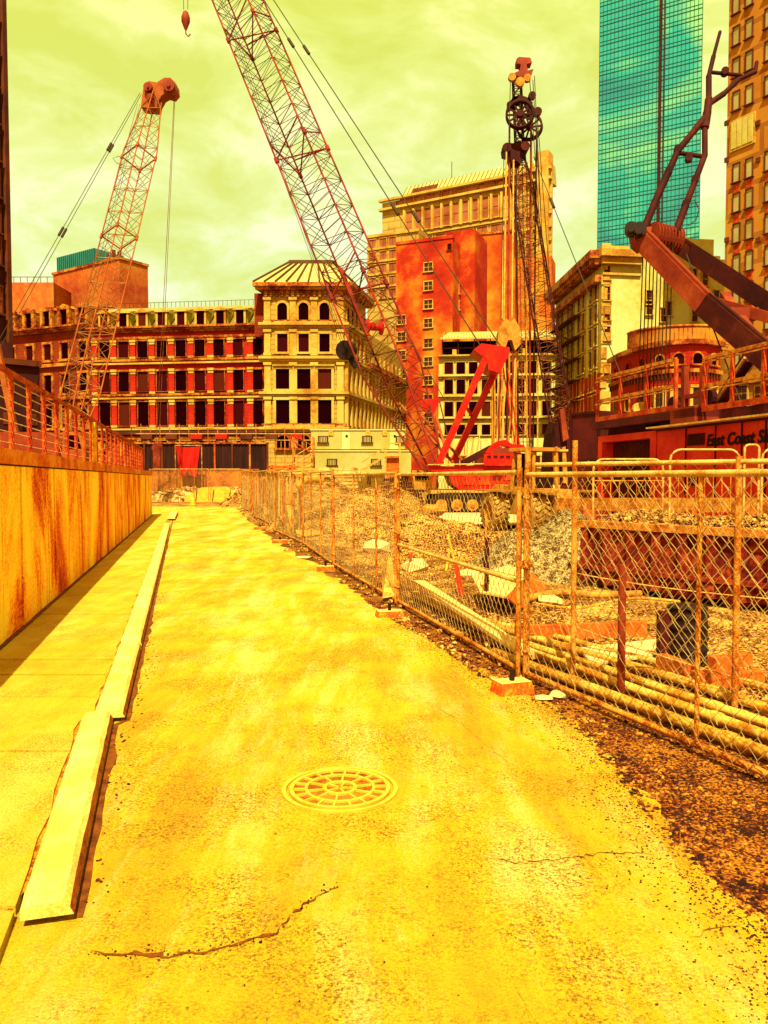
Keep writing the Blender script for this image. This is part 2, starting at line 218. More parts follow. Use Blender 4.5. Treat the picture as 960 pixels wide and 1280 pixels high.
# ---------------------------------------------------------------- mesh builder
class MB:
    def __init__(s): s.v = []; s.f = []; s.m = []; s.s = []
    def add(s, vs, fs, m=0, smooth=False):
        o = len(s.v); s.v += [tuple(v) for v in vs]
        for f in fs: s.f.append(tuple(i+o for i in f)); s.m.append(m); s.s.append(smooth)
    def box(s, x0, x1, y0, y1, z0, z1, m=0):
        s.add([(x0,y0,z0),(x1,y0,z0),(x1,y1,z0),(x0,y1,z0),(x0,y0,z1),(x1,y0,z1),(x1,y1,z1),(x0,y1,z1)],
              [(3,2,1,0),(4,5,6,7),(0,1,5,4),(1,2,6,5),(2,3,7,6),(3,0,4,7)], m)
    def bar(s, p, q, w, h, m=0, up=(0,0,1), w2=None, h2=None):
        p, q = V(p), V(q); d = (q-p).normalized(); u = V(up)
        if abs(d.dot(u)) > 0.98: u = V((0,1,0))
        a = d.cross(u).normalized(); b = a.cross(d)
        w2 = w if w2 is None else w2; h2 = h if h2 is None else h2
        vs = [p-a*w/2-b*h/2, p+a*w/2-b*h/2, p+a*w/2+b*h/2, p-a*w/2+b*h/2, q-a*w2/2-b*h2/2, q+a*w2/2-b*h2/2, q+a*w2/2+b*h2/2, q-a*w2/2+b*h2/2]
        s.add(vs, [(3,2,1,0),(4,5,6,7),(0,1,5,4),(1,2,6,5),(2,3,7,6),(3,0,4,7)], m)
    def tube(s, p, q, r, n=6, m=0, r2=None, cap=True):
        p, q = V(p), V(q); d = (q-p)
        if d.length < 1e-6: return
        d.normalize(); u = V((0,0,1)) if abs(d.z) < 0.95 else V((1,0,0))
        a = d.cross(u).normalized(); b = a.cross(d); r2 = r if r2 is None else r2
        vs = []
        for k in range(n):
            t = 2*math.pi*k/n; o = a*math.cos(t)+b*math.sin(t); vs += [p+o*r, q+o*r2]
        fs = [(2*k, 2*((k+1)%n), 2*((k+1)%n)+1, 2*k+1) for k in range(n)]
        s.add(vs, fs, m, n > 4)
        if cap: s.add([vs[2*k] for k in range(n)], [tuple(range(n))[::-1]], m); s.add([vs[2*k+1] for k in range(n)], [tuple(range(n))], m)
    def path(s, pts, r, n=8, m=0):
        pts = [V(p) for p in pts]; rings = []
        for i, p in enumerate(pts):
            d = (pts[min(i+1, len(pts)-1)]-pts[max(i-1, 0)]).normalized()
            u = V((0,0,1)) if abs(d.z) < 0.9 else V((0.3,1,0)).normalized()
            a = d.cross(u).normalized(); b = a.cross(d)
            rings.append([p+(a*math.cos(2*math.pi*k/n)+b*math.sin(2*math.pi*k/n))*r for k in range(n)])
        vs = [v for rg in rings for v in rg]
        fs = [(i*n+k, i*n+(k+1)%n, (i+1)*n+(k+1)%n, (i+1)*n+k) for i in range(len(pts)-1) for k in range(n)]
        s.add(vs, fs, m, True); s.add(rings[0], [tuple(range(n))[::-1]], m); s.add(rings[-1], [tuple(range(n))], m)
    def lathe(s, prof, c, axis, n=20, m=0, smooth=True):   # prof: (radius, along)
        c = V(c); d = V(axis).normalized(); u = V((0,0,1)) if abs(d.z) < 0.9 else V((1,0,0))
        a = d.cross(u).normalized(); b = a.cross(d); vs = []
        for (r, t) in prof:
            for k in range(n):
                an = 2*math.pi*k/n; vs.append(c+d*t+(a*math.cos(an)+b*math.sin(an))*r)
        fs = [(i*n+k, i*n+(k+1)%n, (i+1)*n+(k+1)%n, (i+1)*n+k) for i in range(len(prof)-1) for k in range(n)]
        s.add(vs, fs, m, smooth)
    def disc(s, c, axis, r, th, n=20, m=0):
        s.lathe([(0.001, -th/2), (r, -th/2), (r, th/2), (0.001, th/2)], c, axis, n, m, False)
    def prism(s, poly, ax, o, d0, d1, m=0):                 # poly in (u,v); ax=(U,W,D) directions
        U, W, D = map(V, ax); o = V(o); n = len(poly)
        vs = [o+U*x+W*y+D*d0 for x, y in poly]+[o+U*x+W*y+D*d1 for x, y in poly]
        fs = [tuple(range(n))[::-1], tuple(range(n, 2*n))]+[(i, (i+1)%n, n+(i+1)%n, n+i) for i in range(n)]
        s.add(vs, fs, m)
    def build(s, name, mats, parent=None, org=None, label=None):
        if not isinstance(mats, (list, tuple)): mats = [mats]
        o3 = V(org) if org is not None else (V(parent['_o']) if parent is not None and '_o' in parent else V((0,0,0)))
        me = bpy.data.meshes.new(name)
        me.from_pydata([(x-o3.x, y-o3.y, z-o3.z) for x, y, z in s.v], [], s.f)
        for k in mats: me.materials.append(M[k] if isinstance(k, str) else k)
        me.polygons.foreach_set('material_index', s.m); me.polygons.foreach_set('use_smooth', s.s)
        bm = bmesh.new(); bm.from_mesh(me); bmesh.ops.recalc_face_normals(bm, faces=bm.faces); bm.to_mesh(me); bm.free()
        ob = bpy.data.objects.new(name, me); C.objects.link(ob)
        if parent is not None: ob.parent = parent; 
        if parent is None and org is not None: ob.location = o3
        if parent is not None and '_o' in parent: ob['_o'] = parent['_o']
        if label: ob['label'] = label
        return ob
def thing(name, label, cat, loc=(0,0,0), rotz=0, group=None, local=False):
    o = bpy.data.objects.new(name, None); C.objects.link(o); o.location = loc; o.rotation_euler = (0,0,rotz); o.empty_display_size = 0.2
    o['label'] = label; o['category'] = cat
    if group: o['group'] = group
    if not local: o['_o'] = tuple(loc)
    return o
def tag(o, label, cat, group=None):
    o['label'] = label; o['category'] = cat
    if group: o['group'] = group
    return o
def struct(o, kind='structure', label=None):
    o['kind'] = kind
    if label: o['label'] = label
    return o
def copy_tree(o, parent=None):
    c = o.copy(); C.objects.link(c)
    if parent is not None: c.parent = parent
    for ch in list(o.children): copy_tree(ch, c)
    return c
def inst(ob, parent, loc, sc=None):
    c = ob.copy(); C.objects.link(c); c.parent = parent; c.location = loc
    if sc: c.scale = sc
    return c
# ================================================================ SETTING
def sheet(name, pts, z, mat, kind='structure', label=None):
    mb = MB(); mb.add([(p[0], p[1], z) for p in pts], [tuple(range(len(pts)))], 0); return struct(mb.build(name, mat), kind, label)
# ground reaching the horizon
mb = MB(); mb.add([(-2500,-60,-0.06),(2500,-60,-0.06),(2500,3500,-0.06),(-2500,3500,-0.06)], [(0,1,2,3)]); struct(mb.build('ground', 'dirt'))
# uneven site ground right of the fence, flat elsewhere
mb = MB(); nx, ny = 120, 150; x0, x1, y0, y1 = -26, 34, 2.5, 92
def fence_x(y):
    if y < 6.7: return 1.13+(6.7-y)*0.42
    return 1.13-(y-6.7)*0.241
def gh(x, y):
    d = x-fence_x(y)
    f = max(0, min(1, (d-0.3)/2.5))
    if y > 58: f = max(f, 0.7)
    n = noise.noise(V((x*0.35, y*0.35, 0)))*0.12+noise.noise(V((x*1.3, y*1.3, 3)))*0.06
    return (n+0.02)*f - 0.012*(d < 0)
vs = []
for j in range(ny+1):
    t = j/ny; y = y0+(y1-y0)*t**1.6
    for i in range(nx+1): 
        x = x0+(x1-x0)*i/nx; vs.append((x, y, gh(x, y)))
fs = [(j*(nx+1)+i, j*(nx+1)+i+1, (j+1)*(nx+1)+i+1, (j+1)*(nx+1)+i) for j in range(ny) for i in range(nx)]
mb.add(vs, fs, 0, True); struct(mb.build('site_ground', 'dirt'))
# road
edge = [(1010,1230),(985,1180),(955,1145),(905,1100),(850,1050),(800,990),(745,925),(690,882),(640,862),(560,812),(490,772),(415,720),(345,678),(310,650),(300,640),(292,633)]
rt = [G(*e) for e in edge]; jag = []
for a, b in zip(rt[:-1], rt[1:]):
    n = max(1, int((b-a).length/0.12))
    if a.y > 12: n = max(1, int((b-a).length/0.6))
    for k in range(n):
        p = a.lerp(b, k/n); w = 0.05 if p.y < 12 else 0.1
        jag.append(p+V((random.uniform(-w, w), random.uniform(-w, w), 0)))
left = [G(188, 633), V((-10.7,36,0)), V((-1.93-0.238*8,8,0)), V((0.2,-8,0)), V((2.6,-8,0)), V((2.6,1.4,0))]
sheet('road', [(p.x, p.y) for p in left+jag], 0.006, 'road')
# sidewalk slabs between wall and kerb
WALLX = lambda y: -1.93-0.238*y
kl = [(25,1142),(105,896),(120,872),(150,800),(165,757),(178,705),(190,690),(208,655)]
ka, kb = G(25, 1142, .055), G(105, 897, .055); kc, kd = G(120, 893, .055), G(207, 655, .055)
def klx(y):        # left edge of the kerb
    if y < ka.y: return ka.x+(ka.y-y)*0.25
    if y < kb.y: return ka.x+(kb.x-ka.x)*(y-ka.y)/(kb.y-ka.y)
    return kc.x+(kd.x-kc.x)*(y-kc.y)/(kd.y-kc.y)
mb = MB(); y = -4.0; k = 0
jy = [-4, -2.2, -0.4, 1.4, 3.0] + [G(60, q, .1).y for q in (928, 862, 835, 817, 788, 762, 740, 716)]
yy = jy[-1]
while yy < 34: yy += 2.1; jy.append(yy)
for a, b in zip(jy[:-1], jy[1:]):
    g = 0.016
    pts = []
    n = 6
    for i in range(n+1):
        t = a+g+(b-a-2*g)*i/n; w = 0.04*noise.noise(V((t*3, 0, 0)))
        pts.append((klx(t)-0.03+w, t))
    L_ = [(WALLX(b-g)+0.02, b-g), (WALLX(a+g)+0.02, a+g)]
    poly = pts+L_
    dz = random.uniform(-0.003, 0.003); n = len(poly)
    vs = [(p[0], p[1], 0.044+dz) for p in poly]+[(p[0], p[1], 0.0) for p in poly]
    mb.add(vs, [tuple(range(n))]+[(i, (i+1)%n, n+(i+1)%n, n+i) for i in range(n)])
struct(mb.build('sidewalk', 'walk'))
sheet('sidewalk_bed', [(WALLX(-4), -4), (klx(-4)-0.05, -4), (klx(3.1)-0.04, 3.1), (klx(3.3)+0.1, 3.3), (klx(8)+.1, 8), (klx(34)+0.1, 34), (WALLX(34), 34)], 0.036, 'bed')
# kerb stones
def kerb_stone(p, q, w, dz=0.0, name='kerb'):
    d = (q-p).normalized(); n = V((d.y, -d.x, 0)); mb = MB(); N_ = max(3, int((q-p).length/0.12)); top = []; 
    secs = []
    for i in range(N_+1):
        t = i/N_; c = p.lerp(q, t); j = lambda a: random.uniform(-a, a)*.4
        z = 0.05+dz+j(0.003); e = 0.018 if 0 < i < N_ else 0.0
        ins = 0.015 if i in (0, N_) else 0
        secs.append([c+V((0,0,-0.02)), c+n*j(0.004)+V((0,0,z-0.02-ins)), c+n*(0.018+j(0.006))+V((0,0,z-ins)), c+n*(w-0.022+j(0.008))+V((0,0,z-ins)), c+n*(w+j(0.006))+V((0,0,z-0.025-ins)), c+n*(w+0.015)+V((0,0,-0.02))])
    m_ = 6; vs = [v for s_ in secs for v in s_]
    fs = [(i*m_+k, i*m_+k+1, (i+1)*m_+k+1, (i+1)*m_+k) for i in range(N_) for k in range(m_-1)]
    for f in fs:
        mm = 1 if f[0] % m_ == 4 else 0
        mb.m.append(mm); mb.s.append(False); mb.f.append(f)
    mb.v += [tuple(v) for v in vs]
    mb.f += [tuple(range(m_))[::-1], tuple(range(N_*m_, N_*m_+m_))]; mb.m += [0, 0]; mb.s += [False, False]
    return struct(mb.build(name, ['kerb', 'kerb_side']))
bl = G(25, 1145, .06); tl = G(105, 897, .06); W0 = 0.175
kerb_stone(bl, tl, W0)
ys = [896, 806, 758, 705, 682, 655]
xsl = [118, 150, 163, 184, 192, 206]
pp = [G(x, y_, .06) for x, y_ in zip(xsl, ys)]
pa, pb = pp[0], pp[-1]
for i in range(len(pp)-1):
    ta = (pp[i].y-pa.y)/(pb.y-pa.y); tb = (pp[i+1].y-pa.y)/(pb.y-pa.y)
    a = pa.lerp(pb, ta); b = pa.lerp(pb, tb); d = (b-a).normalized()*0.012
    kerb_stone(a+d, b-d, 0.185, random.uniform(-0.008, 0.004))
a = G(209, 648, .1); kerb_stone(a, a+ST*6.5, 0.3)
# crumbled edge strip beside the kerb (dark brown channel)
mb = MB(); rows = []
yk = 3.0
while yk < 33:
    xr = klx(yk)+0.2; w = 0.03+0.05*abs(noise.noise(V((yk*2, 5, 0))))
    rows.append((xr, xr+w, yk)); yk += 0.12 if yk < 12 else 0.5
vs = []; 
for a_, b_, y_ in rows: vs += [(a_, y_, 0.011), (b_, y_, 0.011)]
mb.add(vs, [(2*i, 2*i+1, 2*i+3, 2*i+2) for i in range(len(rows)-1)]); struct(mb.build('gutter', 'joint'))
sheet('verge', [(p.x-.05, p.y) for p in jag if p.y < 30]+[(fence_x(y)+.9, y) for y in (29, 20, 12, 8, 6.7, 5.5, 4.5, 3.5, 2.5, 1.2)], 0.003, 'verge')
# cracks in the road: narrow ragged grooves
CRK = []
def crack(pts, w, name='road_crack'):
    pts = [G(*p) for p in pts]; out = []
    for a, b in zip(pts[:-1], pts[1:]):
        n = max(2, int((b-a).length/0.025))
        for k in range(n): out.append(a.lerp(b, k/n))
    mb = MB(); vs = []
    for i, p in enumerate(out):
        j = V((random.uniform(-.012, .012), random.uniform(-.012, .012), 0)); ww = w*(0.3+random.random())*(min(1, i/6)*min(1, (len(out)-i)/6)+0.1)
        vs += [(p.x+j.x, p.y+j.y-ww/2, 0.0105), (p.x+j.x+ww*0.3, p.y+j.y+ww/2, 0.0105)]
    mb.add(vs, [(2*i, 2*i+1, 2*i+3, 2*i+2) for i in range(len(out)-1)]); struct(mb.build(name, 'joint'))
    CRK.append((out, w))
crack([(115,1192),(160,1196),(215,1198),(262,1192),(310,1180),(345,1168),(362,1148),(385,1130),(408,1116),(432,1108)], 0.02)
crack([(600,1072),(650,1082),(700,1076),(760,1068),(830,1070)], 0.006)
crack([(540,880),(575,905),(640,960)], 0.004)
crack([(640,1230),(655,1255),(668,1280)], 0.006)
crack([(230,660),(212,668),(206,685),(204,700)], 0.03)
crack([(860,1180),(880,1165),(935,1160)], 0.006)
# pale concrete slab under the crane
sheet('concrete_slab', [tuple(GX(545, 27))[:2], tuple(GX(660, 26))[:2], tuple(GX(690, 44))[:2], tuple(GX(500, 44))[:2]], 0.16, 'slab')

# ================================================================ MANHOLE COVER
c = G(425, 987, 0.006); mc = thing('manhole_cover', 'round cast iron manhole cover with ribbed rings set in the yellow road', 'manhole cover', c)
R0 = 0.315
mb = MB(); mb.lathe([(0.001, 0.004), (R0*.86, 0.004), (R0*.86, 0.0)], c, (0,0,1), 48); mb.build('cover_plate', 'iron_c', mc)
def ring(mb, r0, r1, z0, z1, c, n=48): mb.lathe([(r0, z0), (r0, z1), (r1, z1), (r1, z0)], c, (0,0,1), n, 0, False)
mb = MB(); ring(mb, R0*.93, R0*1.0, 0.0, 0.012, c); mb.build('cover_frame', 'iron_r', mc)
mb = MB(); ring(mb, R0*.8, R0*.87, 0.004, 0.016, c); ring(mb, R0*.56, R0*.61, 0.004, 0.016, c); ring(mb, R0*.23, R0*.3, 0.004, 0.016, c)
for k in range(18):
    a = 2*math.pi*k/18+.1; d = V((math.cos(a), math.sin(a), 0)); mb.bar(c+d*R0*.6+V((0,0,.01)), c+d*R0*.81+V((0,0,.01)), 0.012, 0.012)
for k in range(10):
    a = 2*math.pi*k/10+.25; d = V((math.cos(a), math.sin(a), 0)); mb.bar(c+d*R0*.29+V((0,0,.01)), c+d*R0*.57+V((0,0,.01)), 0.011, 0.011)
for k in range(5):
    a = 2*math.pi*k/5; d = V((math.cos(a), math.sin(a), 0)); mb.bar(c+V((0,0,.01)), c+d*R0*.23+V((0,0,.01)), 0.012, 0.01)
mb.build('ribs', 'iron_r', mc)

# ================================================================ LEFT WALL + RAILING
wl = thing('concrete_wall', 'rust stained board marked wall along the sidewalk with thin vertical joints', 'wall', (WALLX(10), 10, 0))
mb = MB(); yj = -6.0; WH = 1.83; th = 0.3
WEND = 36.0
def wp(y, off=0, z=0): return V((WALLX(y), y, z))-SN*off
joints = []
while yj < WEND-0.4:
    yn = min(WEND, yj+random.choice([0.45, 0.6, 0.6, 0.75, 0.9])); joints.append((yj, yn)); yj = yn
mb.bar(wp(-6, 0.155, WH/2-.005), wp(WEND, 0.155, WH/2-.005), 0.28, WH-.01, 1)
for k, (a, b) in enumerate(joints):
    g = 0.014 if k % 3 else 0.028; o = random.uniform(-0.006, 0.006); le = random.uniform(-0.004, 0.004)
    A, B = wp(a+g), wp(b-g); lean = SN*0.0
    n = SN
    vs = [A+n*o, B+n*o, B+n*(o+le)+V((0,0,WH)), A+n*(o+le)+V((0,0,WH)), A-n*.04, B-n*.04, B-n*.04+V((0,0,WH)), A-n*.04+V((0,0,WH))]
    mb.add(vs, [(0,1,2,3),(7,6,5,4),(0,4,5,1),(1,5,6,2),(2,6,7,3),(3,7,4,0)])
mb.bar(wp(-6, -.02, .052), wp(WEND, -.02, .052), .05, .012, 1)
# rounded far end
pts = [wp(WEND, 0), wp(WEND+.3, 0.03), wp(WEND+.55, 0.15), wp(WEND+.6, 0.35)]
for A, B in zip(pts[:-1], pts[1:]):
    mb.add([A, B, B+V((0,0,WH)), A+V((0,0,WH))], [(0,1,2,3)])
mb.build('wall', ['wall', 'joint'], wl)
mb = MB(); seg = -6.0
while seg < WEND:
    e = min(seg+3.2, WEND+.5); h = 0.16
    A, B = wp(seg+.008, 0.15, WH+h/2+.02), wp(e-.008, 0.15, WH+h/2+.02)
    mb.bar(A, B, 0.34+random.uniform(-.01, .01), h); seg = e
mb.build('coping', 'coping', wl)
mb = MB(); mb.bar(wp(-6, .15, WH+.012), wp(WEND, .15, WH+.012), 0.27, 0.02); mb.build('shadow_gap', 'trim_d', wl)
rl = thing('steel_railing', 'tall rusty steel railing with flat posts standing on the stained wall', 'railing', wp(10, .3, WH+.18))
fy = 2.3; fn = 0
mbw = MB(); 
for z in [0.12, 0.25, 0.38, 0.51, 0.64, 0.77, 0.88]:
    mbw.tube(wp(-3, .3, WH+.18+z), wp(35, .3, WH+.18+z), 0.007, 4)
mbw.build('wire_rails', 'wire', rl)
mb = MB(); mb.bar(wp(-3, .3, WH+1.16), wp(35, .3, WH+1.16), .06, .05); mb.build('top_rail', 'iron', rl)
y = -1.9; first = None
while y < 35:
    p = wp(y, .3, WH+.18)
    if first is None:
        mb = MB(); mb.bar(V((0,0,0)), V((0,0,0.96)), .06, .03, 0, up=tuple(ST)); mb.box(-.07,.07,-.07,.07,0,.012); first = mb.build('post', 'iron', rl, org=(0,0,0)); first.location = p-rl.location
    else: inst(first, rl, p-rl.location)
    y += 1.07
mb = MB(); p = wp(17.6, .27, WH+.18); mb.box(p.x-.05, p.x+.05, p.y-.05, p.y+.05, WH-.0, WH+1.1); mb.build('yellow_post', 'stake_y', rl)

# ================================================================ CHAIN-LINK FENCE
meshes = {}
def chain(Lp, H, z0=0.06):
    key = (round(Lp, 2), round(H, 2))
    if key in meshes: return meshes[key]
    mb = MB(); dx, dz = 0.056, 0.068; n = int(Lp/dx); m = int((H-z0)/dz); r = 0.0026
    for i in range(n):
        x = dx*i+dx/2
        pr = None
        for k in range(m+1):
            z = z0+dz*k; s_ = 1 if (k+i) % 2 else -1
            p = V((x+s_*dx*0.53, 0.004*s_, z))
            if k == m: p.z += random.uniform(0, 0.025)
            if pr is not None:
                # slack and small dents
                q = lambda v: v+V((0.006*noise.noise(V((v.x*2, v.z*2, 0))), 0.03*noise.noise(V((v.x*1.1, v.z*1.3, 4))), 0))
                mb.tube(q(pr), q(p), r, 3, 0, cap=False)
            pr = p
    me = mb.build('chain_mesh', 'wire'); data = me.data; bpy.data.objects.remove(me); meshes[key] = data; return data
def panel(a, b, H, label, mats=('galv', 'galv_l'), mids=(0.5,), midrail=None, zb=0.07, group='temporary chain-link fence panels'):
    a = V((a.x, a.y, 0)); b = V((b.x, b.y, 0)); L_ = (b-a).length
    t = thing('chainlink_fence', label, 'fence', a, math.atan2((b-a).y, (b-a).x), group, local=True)
    for x in (0.03, L_-0.03):
        mb = MB(); mb.tube((x,0,0.02), (x,0,H+.03), 0.0215, 10)
        for z in (0.25, H*0.55, H-.2): mb.lathe([(0.021,-.015),(0.027,-.015),(0.027,.015),(0.021,.015)], (x,0,z), (0,0,1), 10)
        mb.build('post', mats[0], t)
    for f in mids:
        mb = MB(); mb.tube((L_*f,0,zb), (L_*f,0,H-.02), 0.015, 10); mb.build('stile', mats[0], t)
    mb = MB(); mb.tube((0.03,0,H-.01), (L_-.03,0,H-.01), 0.022, 10); mb.build('top_rail', mats[1], t)
    mb = MB(); mb.tube((0.03,0,zb), (L_-.03,0,zb), 0.022, 10); mb.build('bottom_rail', mats[0], t)
    if midrail:
        mb = MB(); mb.tube((0.03,0,midrail), (L_-.03,0,midrail), 0.02, 10); mb.build('middle_rail', mats[1], t)
    o = bpy.data.objects.new('chain_mesh', chain(L_-.08, H)); C.objects.link(o); o.parent = t; o.location = (0.05, -0.024, 0)
    return t
NP = []
A0 = V((2.75, 2.75, 0)); A1 = G(654, 850)
panel(A1, A0, 1.74, 'nearest chain-link panel at the right, sagging beside the dark gravel strip', mids=(0.47,))
A2 = G(497, 757); A3 = G(417, 709)
panel(A1+(A2-A1).normalized()*.07, A2, 1.76, 'chain-link panel with a sloping middle rail beside the double post', mids=(), midrail=0.82)
panel(A2+(A3-A2).normalized()*.06, A3, 1.78, 'chain-link panel between two orange feet, planks leaning behind it', mids=(0.25, 0.6))
names = ['chain-link panel beyond the orange foot, in front of the curved yellow pipe', 'chain-link panel just past the curved yellow pipe', 'fourth chain-link panel back from the cone',
         'third chain-link panel back from the cone', 'second chain-link panel back from the cone', 'last chain-link panel of the long row, next to the cross fence']
q = A3+ST*.06; jitter = [.1, -.12, .1, -.1, .12, 0]
for k, nm in enumerate(names):
    e = A3+ST*(5.1*(k+1))+SN*jitter[k]
    panel(q, e, 1.85+0.05*k, nm, mids=(0.35, 0.68)); q = e+ST*.06
# cross fence at the end of the street
E0 = GX(187, 55); E1 = GX(301, 54)
for k in range(3):
    a = E0.lerp(E1, k/3); b = E0.lerp(E1, (k+1)/3-.01)
    panel(a, b, 2.35, ['cross fence panel at the end of the wall, under the hanging crane rope', 'cross fence panel behind the traffic cone', 'cross fence panel meeting the long fence row'][k], mids=(0.5,), group='cross fence panels closing the street')
# inner fence (second row just behind the nearest panel)
B0 = G(700, 843); B1 = G(722, 850); 
b0 = P(716, 845, 6.75); b0.z = 0; b1 = P(918, 892, 5.75); b1.z = 0
e = (b1-b0).normalized()
t = thing('inner_fence', 'second chain-link fence with taller posts behind the nearest panel', 'fence', b0, math.atan2(e.y, e.x), None, local=True)
Lb = (b1-b0).length
for x, h in ((0, 2.02), (Lb, 1.86), (2*Lb, 1.86)):
    mb = MB(); mb.tube((x,0,0), (x,0,h), 0.024, 10); mb.build('post', 'galv', t)
mb = MB(); mb.tube((-.4,0,1.82), (2*Lb,0,1.82), .02, 10); mb.build('top_rail', 'galv_l', t)
o = bpy.data.objects.new('chain_mesh', chain(2*Lb, 1.86)); C.objects.link(o); o.parent = t; o.location = (0, .03, 0)
# taller double post between the two nearest panels
mb = MB(); p = A1+V((.035,.05,0)); mb.tube(p, p+V((0,0,1.95)), .026, 10); p2 = A1+V((-.04,.04,0)); mb.tube(p2, p2+V((0,0,1.9)), .02, 8)
mb.box(p.x-.07, p.x+.05, p.y-.03, p.y+.03, .95, 1.0)
tag(mb.build('gate_post', 'galv', org=p), 'paired tall rusty tube posts clamped together where the near panels meet', 'post')
# feet
feet = [(G(640, 866), 'flat yellow topped fence foot under the double post', .15, .1, .3), (G(487, 771), 'orange fence foot with a pin, second from the camera', .17, .08, .3), (G(407, 714), 'orange fence foot, third from the camera', .17, .1, .34),
        (G(350, 679), 'small fence foot under the curved yellow pipe', .2, .09, .3), (G(325, 662), 'farthest fence foot by the long panel row', .2, .09, .3)]
for (p, lb, w, h, l) in feet:
    t = thing('fence_block', lb, 'fence foot', p, math.atan2(ST.y, ST.x)-math.pi/2+random.uniform(-.2, .2), 'fence feet on the road edge', local=True)
    mb = MB(); c0 = 0.02
    vs = [(-w,-l/3,0),(w,-l/3,0),(w,l/3,0),(-w,l/3,0),(-w+c0,-l/3+c0,h),(w-c0,-l/3+c0,h),(w-c0,l/3-c0,h),(-w+c0,l/3-c0,h)]
    mb.add(vs, [(4,5,6,7)], 1); mb.add(vs, [(0,1,5,4),(1,2,6,5),(2,3,7,6),(3,0,4,7),(3,2,1,0)], 0)
    mb.build('block', ['block', 'kerb'], t)
    mb = MB(); mb.tube((0,0,h), (0,0,h+.09), .022, 8); mb.build('pin', 'black', t)
# ================================================================ BUILDINGS
class Facade:
    """local frame: x along the face, -y towards the street, z up; origin at A on the ground"""
    def __init__(s, name, label, cat, A, B, group=None, parent=None):
        s.A, s.B = V((A.x, A.y, 0)), V((B.x, B.y, 0)); s.L = (s.B-s.A).length
        s.u = (s.B-s.A).normalized(); s.n = V((s.u.y, -s.u.x, 0)); s.rz = math.atan2(s.u.y, s.u.x)
        if parent is None: s.t = thing(name, label, cat, s.A, s.rz, group, local=True); s.off = Matrix.Identity(4)
        else: s.t = parent.t; s.off = Matrix.Translation(parent.A).to_4x4() @ Matrix.Rotation(parent.rz, 4, 'Z')
        s.par = parent
        s.M = Matrix.Translation(s.A) @ Matrix.Rotation(s.rz, 4, 'Z')
    def uz(s, px, py):
        d = ray(px, py); k = (s.A-CAM).dot(s.n)/d.dot(s.n); p = CAM+d*k
        return ((p-s.A).dot(s.u), p.z)
    def raw(s, mb, name, mats, c_):
        o = mb.build(name, mats, None, org=c_); o.parent = s.t
        m = Matrix.Translation(c_); o.matrix_local = (s.off.inverted() @ s.M @ m) if s.par else m
        bm = bmesh.new(); bm.from_mesh(o.data); bmesh.ops.remove_doubles(bm, verts=bm.verts, dist=.0005); bmesh.ops.recalc_face_normals(bm, faces=bm.faces); bm.to_mesh(o.data); bm.free()
    def build(s, mb, name, mats, label=None):
        if name in SINGLE: return explode(s, mb, SINGLE[name], mats)
        o = mb.build(name, mats, None, label=label); o.parent = s.t
        if s.par: o.matrix_local = s.off.inverted() @ s.M
        return o
    def win(s, proto, x, z, sc=None, y=0):
        c = proto.copy(); C.objects.link(c); c.parent = s.t
        m = Matrix.Translation((x, y, z)) @ (Matrix.Diagonal((*sc, 1)) if sc else Matrix.Identity(4))
        c.matrix_local = (s.off.inverted() @ s.M @ m) if s.par else m
        for ch in proto.children: d = ch.copy(); C.objects.link(d); d.parent = c
        return c
    def proto(s, mb, name, mats): 
        o = mb.build(name, mats); return o
def winmesh(w, h, frame=.15, proud=.12, sill=True, bars=(0, 0), lintel=0.0, arch=False, hood=0):
    """surround + recessed-looking pane + glazing bars. 0 trim, 1 glass, 2 bars"""
    mb = MB(); f = frame
    mb.add([(-w/2,-.03,-h/2),(w/2,-.03,-h/2),(w/2,-.03,h/2),(-w/2,-.03,h/2)], [(0,1,2,3)], 1)
    mb.box(-w/2-f, -w/2, -proud, .05, -h/2, h/2); mb.box(w/2, w/2+f, -proud, .05, -h/2, h/2)
    if arch:
        n = 10; r = w/2
        po = [(math.cos(math.pi*k/n)*(r+f), h/2+math.sin(math.pi*k/n)*(r+f)) for k in range(n+1)]
        pi_ = [(math.cos(math.pi*k/n)*r, h/2+math.sin(math.pi*k/n)*r) for k in range(n+1)]
        for k in range(n):
            a, b, c, d = po[k], po[k+1], pi_[k+1], pi_[k]
            vs = [(x, y, z) for y in (-proud, .05) for x, z in (a, b, c, d)]
            mb.add(vs, [(0,1,2,3),(7,6,5,4),(0,4,5,1),(2,6,7,3)])
        mb.add([(x, -.03, z) for x, z in pi_], [tuple(range(n+1))], 1)
    else:
        mb.box(-w/2-f-lintel, w/2+f+lintel, -proud-.04, .05, h/2, h/2+f+lintel)
        if hood: mb.box(-w/2-f-hood, w/2+f+hood, -proud-.25, .05, h/2+f+lintel, h/2+f+lintel+.14)
    if sill: mb.box(-w/2-f-.1, w/2+f+.1, -proud-.14, .05, -h/2-f, -h/2)
    nx_, nz_ = bars
    for k in range(1, nx_+1): x = -w/2+w*k/(nx_+1); mb.box(x-.035, x+.035, -.07, -.03, -h/2, h/2, 2)
    for k in range(1, nz_+1): z = -h/2+h*k/(nz_+1); mb.box(-w/2, w/2, -.075, -.03, z-.035, z+.035, 2)
    return mb
